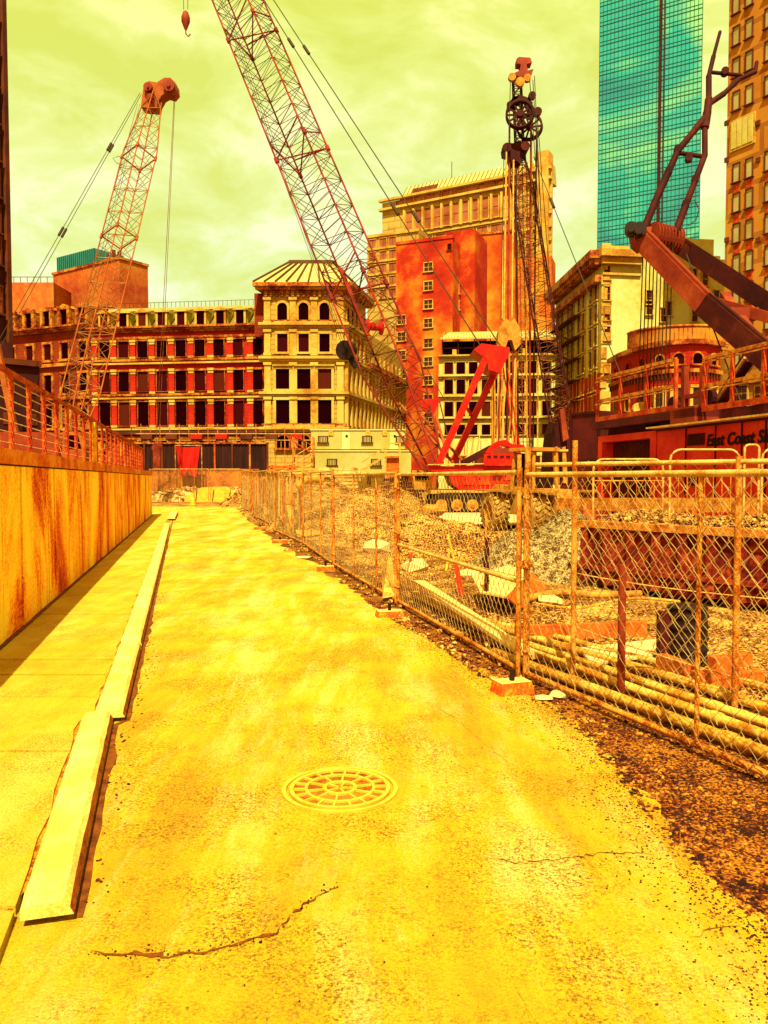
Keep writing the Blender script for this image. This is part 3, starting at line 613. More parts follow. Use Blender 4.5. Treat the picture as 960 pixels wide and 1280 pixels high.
def addwins(fc, mb, mats, spots, name='window'):
    pr = None
    m1, m2 = MB(), MB()
    for fa, mi, sm in zip(mb.f, mb.m, mb.s):
        t_ = m1 if mi == 0 else m2
        t_.add([mb.v[i] for i in fa], [tuple(range(len(fa)))], mi, sm)
    for x, z in spots:
        if pr is None:
            pr = m1.build(name, mats); pr.parent = fc.t
            if m2.f: pn = m2.build('pane', mats); pn.parent = pr
            m = Matrix.Translation((x, 0, z)); pr.matrix_local = (fc.off.inverted() @ fc.M @ m) if fc.par else m
        else: fc.win(pr, x, z)
def explode(fc, mb, name, mats):
    """one object for each separate piece (pieces whose boxes touch stay together)"""
    par = list(range(len(mb.v)))
    def find(i):
        while par[i] != i: par[i] = par[par[i]]; i = par[i]
        return i
    for f_ in mb.f:
        for i in f_[1:]: par[find(i)] = find(f_[0])
    isl = {}
    for k, f_ in enumerate(mb.f): isl.setdefault(find(f_[0]), []).append(k)
    bbs = []
    for fs_ in isl.values():
        v_ = [mb.v[i] for k in fs_ for i in mb.f[k]]; bbs.append([[min(p[a] for p in v_)-.01 for a in range(3)], [max(p[a] for p in v_)+.01 for a in range(3)], fs_])
    merged = True
    while merged:
        merged = False
        for i in range(len(bbs)):
            for j in range(i+1, len(bbs)):
                if all(bbs[i][0][a] <= bbs[j][1][a] and bbs[j][0][a] <= bbs[i][1][a] for a in range(3)):
                    bbs[i] = [[min(p, q) for p, q in zip(bbs[i][0], bbs[j][0])], [max(p, q) for p, q in zip(bbs[i][1], bbs[j][1])], bbs[i][2]+bbs[j][2]]; del bbs[j]; merged = True; break
            if merged: break
    for lo, hi, fs_ in bbs:
        m_ = MB()
        for k in fs_: m_.add([mb.v[i] for i in mb.f[k]], [tuple(range(len(mb.f[k])))], mb.m[k], mb.s[k])
        c_ = [(a+b)/2 for a, b in zip(lo, hi)]
        Facade.raw(fc, m_, name, mats, c_)
SINGLE = {'pilasters':'pilaster','spandrels':'spandrel','corbels':'corbel','wall_vents':'vent','roof_vents':'roof_vent','bosses':'boss','grid_windows':'grid_window','quoins':'quoin','capitals':'capital','ground_floor_piers':'pier','mullion_fins':'fin','corner_fins':'fin','penthouse':'penthouse','cornice':'cornice','pump_frame':'pump_frame','hose_reel':'hose_reel','deck_support':'deck_support'}
def band(fc, zs, mat, out=.35, h=.35, name='string_course', x0=-.05, x1=None, steps=1):
    x1 = fc.L+.05 if x1 is None else x1
    for z in zs:
        mb = MB()
        for k in range(steps): mb.box(x0, x1, -out*(k+1)/steps, .1, z+h*k/steps, z+h*(k+1)/steps-(0.001 if k < steps-1 else 0))
        fc.build(mb, name, mat)
def zat(py, D): return P(480, py, D).z

# ---- main building: red wing, left wing, corner pavilion with two faces
Dp = 98.0
PA, PB = GX(331, Dp), GX(430.5, Dp)
f = Facade('old_building', 'long red and yellow four storey old building with dormered mansard and corner pavilion', 'building', PA, PB)
mb_ = MB(); zt = zat(357, Dp)
side = V((5.8, 22, 0)).normalized(); sl_ = (f.M.inverted() @ (PB+side*34.0)); inb = (f.M.inverted() @ (PA+V((0, 40, 0))))
zc = zat(407, Dp)     # main cornice level
SB = f.M.inverted() @ (PB+side*9.5)
mb_.prism([(0,0), (f.L,0), (SB.x,SB.y), (SB.x-f.L,SB.y)], ((1,0,0),(0,1,0),(0,0,1)), (0,0,0), 0, zt); f.build(mb_, 'pavilion_wall', 'fac_yel')
mb_ = MB(); e0 = f.M.inverted() @ (PB+side*9.5-V((.4,0,0))); e1 = f.M.inverted() @ (PB+side*32-V((.4,0,0)))
mb_.prism([(e0.x-9,e0.y), (e0.x,e0.y), (e1.x,e1.y), (e1.x-9,e1.y)], ((1,0,0),(0,1,0),(0,0,1)), (0,0,0), 0, zc+1.2); f.build(mb_, 'side_wing_wall', 'fac_yel')
# windows of the pavilion front
def px_u(fc, px, py=470): return fc.uz(px, py)[0]
cols = [px_u(f, x) for x in (353.5, 380, 406)]
addwins(f, winmesh(1.65, 3.0, .3, .3, lintel=.05), ['trim_y', 'void', 'trim_d'], [(x, zat(515.5, Dp)) for x in cols])
addwins(f, winmesh(1.65, 2.45, .3, .3, lintel=.05, hood=.1), ['trim_y', 'void', 'trim_d'], [(x, zat(474, Dp)) for x in cols])
addwins(f, winmesh(1.25, 2.2, .25, .3, lintel=.05), ['trim_y', 'void', 'trim_d'], [(x, zat(429, Dp)) for x in cols])
addwins(f, winmesh(1.2, 1.65, .28, .3, arch=True), ['trim_y', 'void', 'trim_d'], [(x, zat(393.5, Dp)) for x in cols], 'arched_window')
# piers
mb = MB()
for z0, z1 in ((536, 496), (490, 453), (445, 412), (405, 372)):
    for x in (0.45, (cols[0]+cols[1])/2, (cols[1]+cols[2])/2, f.L-.45):
        Z0, Z1 = zat(z0, Dp), zat(z1, Dp); w_ = .38
        mb.box(x-w_, x+w_, -.28, .02, Z0, Z1); mb.box(x-w_-.12, x+w_+.12, -.42, .02, Z1-.35, Z1-.02); mb.box(x-w_-.1, x+w_+.1, -.4, .02, Z0+.02, Z0+.35)
f.build(mb, 'pilasters', 'trim_y')
band(f, [zat(y, Dp) for y in (540, 496, 452, 410)], 'trim_y', .6, .6, 'string_course', -.6, f.L+.6, 2)
band(f, [zat(y, Dp) for y in (533, 447, 404)], 'trim_o', .3, .35, 'string_course', -.3, f.L+.3)
mb = MB()
for k in range(15): x = .3+k*(f.L-.6)/14; mb.box(x-.16, x+.16, -.5, .02, zt-1.4, zt-.7)
f.build(mb, 'corbels', 'trim_o')
mb = MB(); mb.prism([(-.9,-.9),(f.L+.9,-.9),(SB.x+.9,SB.y+.9),(SB.x-f.L-.9,SB.y+.9)], ((1,0,0),(0,1,0),(0,0,1)), (0,0,0), zt-.65, zt-.3)
mb.prism([(-1.2,-1.2),(f.L+1.2,-1.2),(SB.x+1.2,SB.y+1.2),(SB.x-f.L-1.2,SB.y+1.2)], ((1,0,0),(0,1,0),(0,0,1)), (0,0,0), zt-.3, zt+.15)
f.build(mb, 'eaves', 'trim_o')
mb = MB(); zr = zat(331, 101)+.0
b4 = [V((-1.1,-1.1,zt+.15)), V((f.L+1.1,-1.1,zt+.15)), V((SB.x+1.1,SB.y+1.1,zt+.15)), V((SB.x-f.L-1.1,SB.y+1.1,zt+.15))]
ctr = sum(b4, V((0,0,0)))/4; t4 = [ctr+(p-ctr)*.45+V((0,0,zr-zt-.15)) for p in b4]
mb.add(b4+t4, [(0,1,5,4),(1,2,6,5),(2,3,7,6),(3,0,4,7),(4,5,6,7)]); rf = f.build(mb, 'roof', 'sheet')
mb = MB()
for (a, b) in ((0,1),(1,2)):
    for k in range(10):
        t = k/9; p = b4[a].lerp(b4[b], t); q = t4[a].lerp(t4[b], t); mb.bar(p+V((0,0,.1)), q+V((0,0,.1)), .2, .2)
mb.bar(t4[0]+V((0,0,.1)), t4[1]+V((0,0,.1)), .35, .4); mb.bar(t4[1]+V((0,0,.1)), t4[2]+V((0,0,.1)), .35, .4)
f.build(mb, 'roof_ribs', 'seam')
mb = MB(); mb.box(-1.3, 0, 1, 8, zt-6, zt-.7); f.build(mb, 'party_wall', 'fac_red2')
# east side (two storeys of tall paired windows, seen at a steep angle)
S = Facade('s', '', '', PB, PB+side*32, parent=f)
mb = MB(); 
n = 17
for k in range(n+1):
    x = .5+k*(31.0)/n
    for (z0, z1) in ((536, 496), (490, 453)):
        mb.box(x-.28, x+.28, -.4, .02, zat(z0, Dp), zat(z1, Dp))
    if x < 9.6: mb.box(x-.28, x+.28, -.4, .02, zat(445, Dp), zat(412, Dp))
S.build(mb, 'pilasters', 'trim_y')
addwins(S, winmesh(.95, 3.0, .12, .15), ['trim_o', 'void', 'trim_d'], [(.5+(k+.5)*31/n, zat(515.5, Dp)) for k in range(n)])
addwins(S, winmesh(.95, 2.6, .12, .15), ['trim_o', 'void', 'trim_d'], [(.5+(k+.5)*31/n, zat(474, Dp)) for k in range(n)])
addwins(S, winmesh(.95, 2.1, .12, .15), ['trim_o', 'void', 'trim_d'], [(.5+(k+.5)*31/n, zat(429, Dp)) for k in range(5)])
addwins(S, winmesh(.95, 1.6, .2, .15, arch=True), ['trim_y', 'void', 'trim_d'], [(.5+(k+.5)*31/n, zat(393.5, Dp)) for k in range(5)], 'arched_window')
band(S, [zat(y, Dp) for y in (540, 496, 452)], 'trim_y', .6, .6, 'string_course', 0, 32, 2)
band(S, [zat(410, Dp)], 'trim_y', .6, .6, 'string_course', 0, 9.5, 2)
mb = MB(); mb.box(9.6, 32.2, -.9, .5, zat(447, Dp), zat(440, Dp)); S.build(mb, 'eaves', 'trim_o')
mb = MB(); mb.box(9.6, 32, .6, 8, zat(440, Dp), zat(410, Dp)); 
for k in range(9): mb.box(10.5+k*2.4, 11.9+k*2.4, .1, .7, zat(437, Dp), zat(420, Dp), 1)
S.build(mb, 'attic', ['slate', 'trim_y'])
# red wing
RA, RB = GX(119, 103), GX(331, 100)
r = Facade('r', '', '', RA, RB, parent=f)
Dr = 101.5
def zr_(y, px=225): return r.uz(px, y)[1]
zcr = zr_(411)
mb = MB(); mb.box(0, r.L, 0, 16, 0, zcr); r.build(mb, 'red_wing_wall', 'fac_red')
pxs = [131.7+23.75*k for k in range(9)]
us = [px_u(r, x) for x in pxs]
addwins(r, winmesh(1.42, 3.05, .05, .22, lintel=.2), ['trim_o', 'void', 'trim_d'], [(u, zr_(517)) for u in us])
addwins(r, winmesh(1.42, 2.55, .05, .22, lintel=.2), ['trim_o', 'void', 'trim_d'], [(u, zr_(476.5)) for u in us])
addwins(r, winmesh(1.36, 2.1, .05, .22, lintel=.2), ['trim_o', 'void', 'trim_d'], [(u, zr_(436)) for u in us])
pit = us[1]-us[0]; mb = MB(); mb2 = MB()
for (y0, y1) in ((534, 500), (492, 461), (448, 424)):
    for k in range(10):
        u = us[0]-pit/2+pit*k; Z0, Z1 = zr_(y0), zr_(y1)
        mb.box(u-.33, u+.33, -.3, .02, Z0, Z1)
        mb2.box(u-.4, u+.4, -.38, .02, Z0, Z0+.28); mb2.box(u-.42, u+.42, -.42, .02, Z1-.3, Z1); mb2.box(u-.36, u+.36, -.36, .02, Z1-.62, Z1-.4)
r.build(mb, 'pilasters', 'fac_red'); r.build(mb2, 'capitals', 'trim_y')
band(r, [zr_(y) for y in (498.5, 455, 537.5)], 'trim_y', .45, .22)
band(r, [zr_(y) for y in (494.5, 451, 423)], 'trim_o', .35, .28)
band(r, [zr_(543)], 'trim_d', .7, .4); band(r, [zr_(549)], 'trim_o', .4, .35)
band(r, [zr_(415)], 'trim_o', 1.0, .7, 'cornice', -.5, r.L, 3)
# mansard with dormers
zm0, zm1 = zr_(411)+.05, zr_(381)
mb = MB(); mb.prism([(0,zm0),(0.2,zm0),(3.2,zm1),(14,zm1),(14,zm0)], ((0,1,0),(0,0,1),(1,0,0)), (0,0,0), 0, r.L); r.build(mb, 'mansard_roof', 'slate')
mb = MB(); mb.box(0, r.L, 2.9, 3.5, zm1, zm1+.35); r.build(mb, 'roof_curb', 'sheet')
dmb = MB(); w_ = .75; h0, h1 = zr_(408)-zr_(408), zr_(387)-zr_(408)
dmb.add([(-.5,-.06,.2),(.5,-.06,.2),(.5,-.06,h1),(-.5,-.06,h1)], [(0,1,2,3)], 1)
dmb.box(-w_, -.5, -.12, .3, 0, h1); dmb.box(.5, w_, -.12, .3, 0, h1); dmb.box(-w_, w_, -.12, .3, 0, .2)
dmb.add([(w_,.3,0),(w_,.3,h1),(w_,3.2,h1+.3),(w_,.3,0)][:3]+[(-w_,.3,0),(-w_,.3,h1),(-w_,3.2,h1+.3)], [(0,1,2),(5,4,3)], 2)
dmb.add([(w_+.02,.3,0),(w_+1.3,.3,0),(w_+.5,2.9,h1+.3),(w_+.02,.3,h1)], [(0,1,2,3)], 2)
dmb.prism([(-w_-.25,h1),(w_+.25,h1),(0,h1+.55)], ((1,0,0),(0,0,1),(0,1,0)), (0,0,0), -.3, 3.4, 0)
dmb.bar((w_+.3,-.3,h1+.1), (w_+.5,3.4,h1+.3), .15, .2, 0)
pr = None
dus = [us[0]-.1+pit*k*1.0 for k in range(9)]
for u in dus:
    if pr is None:
        pr = dmb.build('dormer', ['trim_y', 'void', 'cheek']); pr.parent = f.t; pr.matrix_local = r.off.inverted() @ r.M @ Matrix.Translation((u, .1, zm0))
    else: r.win(pr, u, zm0, y=.1)
mb = MB()
for k in range(40): mb.tube((k*r.L/39, 3.2, zm1+.3), (k*r.L/39, 3.2, zm1+1.1), .03, 4)
mb.tube((0,3.2,zm1+1.1), (r.L,3.2,zm1+1.1), .03, 4); r.build(mb, 'roof_rail', 'trim_d')
# left wing
LA, LB = GX(-30, 112), GX(119, 103.2)
l = Facade('l', '', '', LA, LB, parent=f)
def zl(y, px=80): return l.uz(px, y)[1]
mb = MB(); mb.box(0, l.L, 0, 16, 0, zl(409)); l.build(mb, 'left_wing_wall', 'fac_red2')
lus = [px_u(l, x) for x in (-6, 16, 38.5, 61, 82.5, 105)]
addwins(l, winmesh(1.25, 2.1, .3, .22), ['trim_o', 'void', 'trim_d'], [(u, zl(439)) for u in lus])
addwins(l, winmesh(1.3, 2.5, .3, .22), ['trim_o', 'void', 'trim_d'], [(u, zl(480)) for u in lus])
addwins(l, winmesh(1.3, 2.9, .3, .22), ['trim_o', 'void', 'trim_d'], [(u, zl(521)) for u in lus])
band(l, [zl(y) for y in (458, 500, 545)], 'trim_o', .45, .4); band(l, [zl(414)], 'trim_o', 1.0, .6, 'cornice', steps=3)
zl0, zl1 = zl(409)+.05, zl(381)
mb = MB(); mb.prism([(0,zl0),(0.2,zl0),(2.2,zl1),(14,zl1),(14,zl0)], ((0,1,0),(0,0,1),(1,0,0)), (0,0,0), 0, l.L); l.build(mb, 'mansard_roof', 'trim_d')
db = winmesh(1.2, 2.0, .45, .35); db.prism([(-1.1,1.1),(1.1,1.1),(0,1.7)], ((1,0,0),(0,0,1),(0,1,0)), (0,0,0), -.4, 2.5, 0); db.box(-1.0,1.0,.05,2.3,-1.2,1.1,0)
addwins(l, db, ['trim_o', 'void', 'trim_d'], [(u, zl(397)) for u in lus], 'dormer')
# ground floor: arches behind the hoarding
mb = MB()
for k in range(14):
    u = .8+k*(r.L-1.6)/13; mb.box(u-.5, u+.5, -.5, .02, 0, zr_(552))
r.build(mb, 'ground_floor_piers', 'trim_o')
addwins(r, winmesh(1.2, .7, .18, .3, arch=True, bars=(2, 0)), ['trim_o', 'void', 'trim_y'], [(us[k]+pit/2*0, zr_(556)) for k in range(9)], 'arched_window')
addwins(f, winmesh(1.5, .8, .25, .3, arch=True, bars=(2, 0)), ['trim_o', 'void', 'trim_y'], [(x, zat(556, Dp)) for x in cols], 'arched_window')

# ---- buildings behind on the left
def simplebox(name, label, cat, pxa, Da, pxb, Db, depth, pytop, mat, pyref=None, group=None):
    fc = Facade(name, label, cat, GX(pxa, Da), GX(pxb, Db), group)
    z = P(pxa, pytop, Da).z
    mb = MB(); mb.box(0, fc.L, 0, depth, 0, z); fc.build(mb, 'wall', mat); fc.top = z
    return fc
b = simplebox('rendered_building', 'plain orange rendered block showing above the old building roof, teal metal box on top', 'building', 71, 138, 153, 128, 5.6, 344, 'ren_o')
mb = MB(); mb.box(-.2, b.L+.2, -.2, 5.7, b.top, b.top+.4); b.build(mb, 'parapet', 'trim_o')
mb = MB(); u = b.L-3.5
for k in range(3): mb.box(u+k*1.4-.2, u+k*1.4+.2, .3, .8, b.top+.5, b.top+1.4+.5*(k % 2))
b.build(mb, 'roof_vents', 'trim_d')
u0, u1 = b.uz(53, 340)[0], b.uz(99, 340)[0]; zb_, zt_ = b.uz(70, 352)[1], b.uz(70, 331)[1]
zt_ += 2.5; mb = MB(); mb.box(u0, u1, 3, 9, b.top-3, zt_)
for k in range(19): x = u0+(u1-u0)*k/18; mb.box(x-.07, x+.07, 2.85, 3, zb_, zt_, 1)
b.build(mb, 'metal_penthouse', ['teal_box', 'mull'])
b = simplebox('low_rendered_block', 'lower dull red rendered block with roof rail left of the orange block', 'building', -20, 128, 71, 128, 20, 353, 'ren_o')
mb = MB()
for k in range(12): mb.tube((k*b.L/11,.2,b.top), (k*b.L/11,.2,b.top+.9), .05, 4)
mb.tube((0,.2,b.top+.9), (b.L,.2,b.top+.9), .05, 4); b.build(mb, 'roof_rail', 'trim_d')
b.t['label'] = 'lower orange block with thin roof rail beside the dark tower'
# dark tower at the left edge
b = Facade('dark_tower', 'very dark tall building cut by the left picture edge with orange lit panes', 'building', GX(-90, 52), GX(15, 60))
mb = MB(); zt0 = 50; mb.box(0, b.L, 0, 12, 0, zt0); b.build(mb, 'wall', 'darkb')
addwins(b, winmesh(1.5, 1.9, .15, .1, bars=(0, 1)), ['trim_d', 'litwin', 'trim_d'], [(b.L-1.6-3.3*i, b.uz(8, y)[1]) for i in range(2) for y in (378, 318, 279, 235, 190, 145, 100, 55, 12)])
mb = MB()
for k in range(9): mb.box(b.L-.4, b.L+.05, -.15, .1, k*5.4, k*5.4+.3)
mb.box(b.L-.35, b.L+.1, -.25, 0, 0, zt0); b.build(mb, 'corner_strip', 'trim_d')
b = Facade('dark_brick_block', 'low dark brick block behind the rusty railing at the left edge', 'building', GX(-80, 46), GX(52, 50))
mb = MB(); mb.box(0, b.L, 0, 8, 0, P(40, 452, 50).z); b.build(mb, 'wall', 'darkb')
band(b, [P(40, 452, 50).z-.35], 'trim_d', .25, .35, 'parapet')
mb = MB(); mb.box(b.L-4.6, b.L-1.6, -.0, 6, P(40, 452, 50).z, P(20, 432, 50).z); b.build(mb, 'upper_block', 'darkb')
mb = MB()
for i in range(7):
    for j in range(4): mb.box(b.L-.9-i*1.3, b.L-.2-i*1.3, -.05, .02, 1.2+j*1.9, 1.9+j*1.9)
b.build(mb, 'wall_vents', 'trim_d')

# ---- tall ochre high-rise
hA, hB = GX(478, 172), GX(632, 158)
h = Facade('high_rise', 'tall ochre office tower with sloped glazed roof behind the red brick tower', 'building', hA, hB)
zt = h.uz(500, 250)[1]
mb = MB(); mb.prism([(0,0),(h.L+9,0),(h.L+3,9),(0,28)], ((1,0,0),(0,1,0),(0,0,1)), (0,0,0), 0, zt); h.build(mb, 'wall', 'high')
mb = MB(); ul, ur = h.uz(500, 240)[0], h.uz(640, 215)[0]; z1 = h.uz(560, 216)[1]
mb.prism([(0,zt),(9,zt),(8,z1),(3.0,z1)], ((0,1,0),(0,0,1),(1,0,0)), (0,0,0), ul, h.L+7); h.build(mb, 'glazed_roof', 'sheet')
mb = MB()
for k in range(34): x = ul+.2+k*(h.L+6.6-ul)/33; mb.bar((x,-.05,zt+.05), (x,3.0,z1+.05), .1, .1)
h.build(mb, 'roof_bars', 'seam')
mb = MB(); x0_, x1_ = h.uz(512, 243)[0], h.uz(543, 236)[0]; d_ = (z1-zt)/3.0
mb.add([(x0_,.2,zt+.35),(x1_,.2,zt+.35),(x1_,1.9,zt+1.9*d_+.3),(x0_,1.9,zt+1.9*d_+.3)], [(0,1,2,3)]); h.build(mb, 'roof_opening', 'trim_d')
mb = MB(); mb.tube((h.uz(544, 230)[0], 8, z1), (h.uz(544, 230)[0], 8, z1+5.5), .08, 4); h.build(mb, 'antenna', 'rope')
def zh(y): return h.uz(580, y)[1]
wu = [px_u(h, x, 270) for x in (512, 523.5, 535, 547, 558.5, 570, 581.5, 593.5, 606.5, 619, 629.5)]
addwins(h, winmesh(1.45, 4.2, .2, .25, bars=(0, 1)), ['trim_y', 'glasso', 'trim_d'], [(u, zh(265)) for u in wu[:-1]])
mb = MB()
for k in range(11): x = (wu[0]-1)+k*(wu[1]-wu[0]) ; mb.box(x-.22, x+.22, -.7, 0, zh(281), zh(250))
h.build(mb, 'mullion_fins', 'trim_y')
addwins(h, winmesh(1.5, 1.0, .12, .15, sill=False), ['trim_o', 'glasso', 'trim_d'], [(h.uz(500+11.5*k, 250)[0], zh(238.5)) for k in range(12)])
for y, n_ in ((293, 14), (309, 14), (325, 14)):
    addwins(h, winmesh(2.3, 1.7, .15, .15, bars=(1, 0)), ['trim_y', 'glasso', 'trim_d'], [(1.6+3.05*k, zh(y)) for k in range(12)])
band(h, [zh(y) for y in (245.5, 233.5)], 'trim_y', .9, .45, 'cornice', -.5, h.L+9); band(h, [zh(y) for y in (285.5, 301.5, 317.5)], 'trim_y', .4, .35, 'string_course', -.2, h.L+9)
mb = MB(); xx = h.L
for k in range(6):
    mb.box(xx+.6+k*1.4, xx+1.1+k*1.4, -.6, 0, zh(340), zh(222))
h.build(mb, 'corner_fins', 'trim_y')
for y in (338, 352):
    addwins(h, winmesh(1.5, 1.8, .2, .2), ['trim_y', 'void', 'trim_d'], [(h.L+x, zh(y)) for x in (1.2, 4.2, 7.2)])
mb = MB(); mb.box(h.L+6, h.L+8.5, -1.0, 2, zh(340), zh(212)); h.build(mb, 'stair_tower', 'trim_y')
# lower left wing
hl = Facade('hl', '', '', GX(459.5, 163), GX(500, 160), parent=h); zz = hl.uz(475, 292)[1]
mb = MB(); mb.box(0, hl.L+4, 0, 6, 0, zz); hl.build(mb, 'wing_wall', 'high')
for y in (304, 320, 336, 352, 368):
    addwins(hl, winmesh(1.5, 1.7, .12, .15, bars=(1, 0)), ['trim_y', 'glasso', 'trim_d'], [(hl.uz(x, y)[0], hl.uz(475, y)[1]) for x in (466, 479, 491)])
band(hl, [hl.uz(475, y)[1] for y in (296, 312, 328, 344, 360)], 'trim_y', .3, .35, 'string_course', -.1, hl.L+4)

# ---- red brick tower (blank walls, one column of windows)
D1 = 138
k1 = Facade('brick_tower', 'blank red brick tower block with a column of small windows behind the white building', 'building', GX(495, D1+2), GX(565, D1-2))
zk = k1.uz(530, 302)[1]
mb = MB(); mb.box(0, k1.L, 0, 14, 0, zk); k1.build(mb, 'front_wall', 'brick')
mb = MB(); mb.box(-.15, k1.L+.15, -.15, .6, zk, zk+.5); k1.build(mb, 'parapet', 'brick')
side2 = Facade('k2', '', '', GX(565, D1-2), GX(597, D1+12), parent=k1)
zs = side2.uz(565, 335)[1]; zs2 = side2.uz(596, 357)[1]
mb = MB(); mb.prism([(0,0),(side2.L,0),(side2.L,zs2),(0,zs)], ((1,0,0),(0,0,1),(0,1,0)), (0,0,0), 0, 2); side2.build(mb, 'side_wall', 'brick')
mb = MB(); u0, u1 = k1.uz(548, 290)[0], k1.uz(585, 290)[0]; zu = k1.uz(565, 286)[1]; mb.box(u0, u1, 4, 12, 0, zu+.8); k1.build(mb, 'upper_block', 'brick')
k3 = Facade('k3', '', '', GX(584, D1+13), GX(687, D1+8), parent=k1); z3 = k3.uz(620, 292)[1]; um = k3.uz(641, 300)[0]; z4 = k3.uz(660, 322)[1]
mb = MB(); mb.box(0, um, 0, 6, 0, z3); mb.box(um, k3.L, .05, 6, 0, z4); k3.build(mb, 'rear_wall', 'brick_o')
mb = MB(); mb.box(-.1, um+.1, -.2, .4, z3, z3+.4); k3.build(mb, 'parapet', 'trim_o')
wm = winmesh(1.45, 1.45, .16, .12, bars=(1, 1))
addwins(k1, wm, ['trim_y', 'glassd', 'trim_y'], [k1.uz(535.5, y) for y in (334, 357.5, 380.5, 404, 429, 452, 475.5, 499, 522)]+[k1.uz(502, y) for y in (400, 421, 444, 468, 492, 516)])
addwins(side2, winmesh(1.6, 1.5, .12, .1, bars=(0, 1)), ['trim_y', 'glassd', 'trim_y'], [side2.uz(x, y) for x, y in ((575.5, 363), (584, 367), (575.5, 383), (584, 387))])
addwins(k1, winmesh(.6, 1.0, .1, .1), ['trim_d', 'void', 'trim_d'], [(k1.uz(562, 300)[0], zu-3)])

# ---- white five-storey building
w5 = Facade('white_building', 'pale five storey stone building with open rooftop shed behind the red crane', 'building', GX(548, 118), GX(718, 116))
def zw(y): return w5.uz(630, y)[1]
zt = zw(446)
mb = MB(); mb.box(0, w5.L, 0, 14, 0, zt); w5.build(mb, 'wall', 'cream_p')
cx_ = [561, 576, 591.5, 607.5, 622, 636, 650, 665, 683, 703]
for y, hh in ((459.5, 1.75), (483, 2.1), (511, 2.15), (537, 1.5)):
    addwins(w5, winmesh(1.25, hh, .14, .15, bars=(1, 0)), ['trim_y', 'void', 'void'], [(w5.uz(x, y)[0], zw(y)) for x in cx_])
band(w5, [zw(y) for y in (472.5, 497.5, 525)], 'trim_o', .3, .2); band(w5, [zw(y) for y in (470, 495.5, 523)], 'cream_p', .45, .25)
band(w5, [zw(447)], 'trim_y', .7, .45, 'cornice', steps=2)
mb = MB()
for k in range(60): mb.box(.1+k*w5.L/60, .28+k*w5.L/60, -.22, 0, zw(473.5)+.0, zw(472.5))
w5.build(mb, 'dentils', 'trim_o')
mb = MB(); zs_ = zw(419)
mb.box(.4, w5.L-.4, 2.2, 12, zt, zs_-.4, 1)
for k in range(9): x = .5+k*(w5.L-1)/8; mb.box(x-.08, x+.08, 0.3, .5, zt, zs_)
for z in (zw(434),): mb.box(.4, w5.L-.4, .35, .45, z, z+.1)
for x in (2, 6.5, 12.2, 17.5): mb.box(x, x+.6, .1, .7, zt, zt+1.2, 2)
w5.build(mb, 'rooftop_shed', ['trim_d', 'void', 'trim_y'])
mb = MB(); mb.add([(.2,-.6,zs_-.35),(w5.L-.3,-.6,zs_-.35),(w5.L-.3,9,zs_+2.2),(1.4,9,zs_+2.2)], [(0,1,2,3)])
mb.box(.2, w5.L-.3, -.62, -.5, zs_-.55, zs_-.35); w5.build(mb, 'shed_roof', 'sheet')
mb = MB()
for k in range(44): x = .6+k*(w5.L-1.2)/43; mb.bar((x,-.6,zs_-.3), (x+.02,9,zs_+2.25), .08, .08)
w5.build(mb, 'roof_seams', 'trim_y')
mb = MB(); mb.box(w5.L-.35, w5.L+.0, -.25, .3, 0, zt-1); w5.build(mb, 'red_downpipe', 'fac_red')
# low pale block in front of it
lb = Facade('low_white_block', 'low pale block with roof clutter right behind the red crane gantry', 'building', GX(556, 72), GX(700, 70))
mb = MB(); mb.box(0, lb.L, 0, 6, 0, lb.uz(620, 548)[1]); lb.build(mb, 'wall', 'cream_p')
mb = MB(); 
for k in range(7): x = .3+k*lb.L/7; mb.box(x, x+.06, -.04, .02, 0, lb.uz(620, 548)[1]-.2)
for z in (2.2, 3.6): mb.box(0, lb.L, -.035, .02, z, z+.06)
lb.build(mb, 'joints', 'trim_o')
addwins(lb, winmesh(1.0, 1.0, .1, .08, bars=(1,0)), ['trim_y', 'glassd', 'trim_y'], [(lb.uz(x, 567)[0], 3.2) for x in (575, 600, 668, 690)])

# ---- cream corner building on the right
cA, cK, cB = GX(693, 104), GX(750, 85), GX(905, 87)
cb = Facade('corner_building', 'cream corner office building with bracketed cornice in front of the teal tower', 'building', cK, cB)
zt = cb.uz(750, 318)[1]; cl_ = cb.M.inverted() @ cA
mb = MB(); mb.prism([(0,0),(cb.L,0),(cb.L,22),(cl_.x,cl_.y)], ((1,0,0),(0,1,0),(0,0,1)), (0,0,0), 0, zt); cb.build(mb, 'wall', 'cream_p')
cs = Facade('cs', '', '', cA, cK, parent=cb)
mb = MB(); mb.box(0, cs.L, -.12, .05, 0, cs.uz(740, 470)[1]); cs.build(mb, 'red_base', 'curved')
mb = MB(); mb.box(-.6, cs.L+.6, -1.5, .4, zt-.5, zt+.3); mb.box(-.3, cs.L+.3, -.9, .4, zt-1.1, zt-.5)
for k in range(24): x = .3+k*(cs.L-.6)/23; mb.box(x-.15, x+.15, -1.3, 0, zt-1.0, zt-.52)
cs.build(mb, 'cornice', 'trim_o')
mb = MB(); mb.box(-.6, cb.uz(800, 320)[0], -1.2, .4, zt-.4, zt+.3); mb.box(-.3, cb.uz(800, 320)[0], -.8, .4, zt-1.1, zt-.4); cb.build(mb, 'cornice', 'trim_y')
band(cb, [cb.uz(760, 344)[1]], 'trim_y', .25, .25, x1=cb.uz(800, 340)[0])
band(cs, [cs.uz(735, y)[1] for y in (366,)], 'trim_o', .8, .7)
mb = MB(); ph = cb.uz(770, 298)[1]
mb.box(1.2, cb.L, 1.5, 20, zt, zt+.8); mb.box(cb.uz(765,300)[0], cb.uz(800,300)[0], 2.5, 9, zt, ph); mb.box(cb.uz(835,300)[0], cb.L-.5, 2, 12, zt, cb.uz(850, 290)[1]); cb.build(mb, 'penthouse', 'cream_p')
cw = []
ys_ = [352, 381, 410, 438, 467, 497, 527]
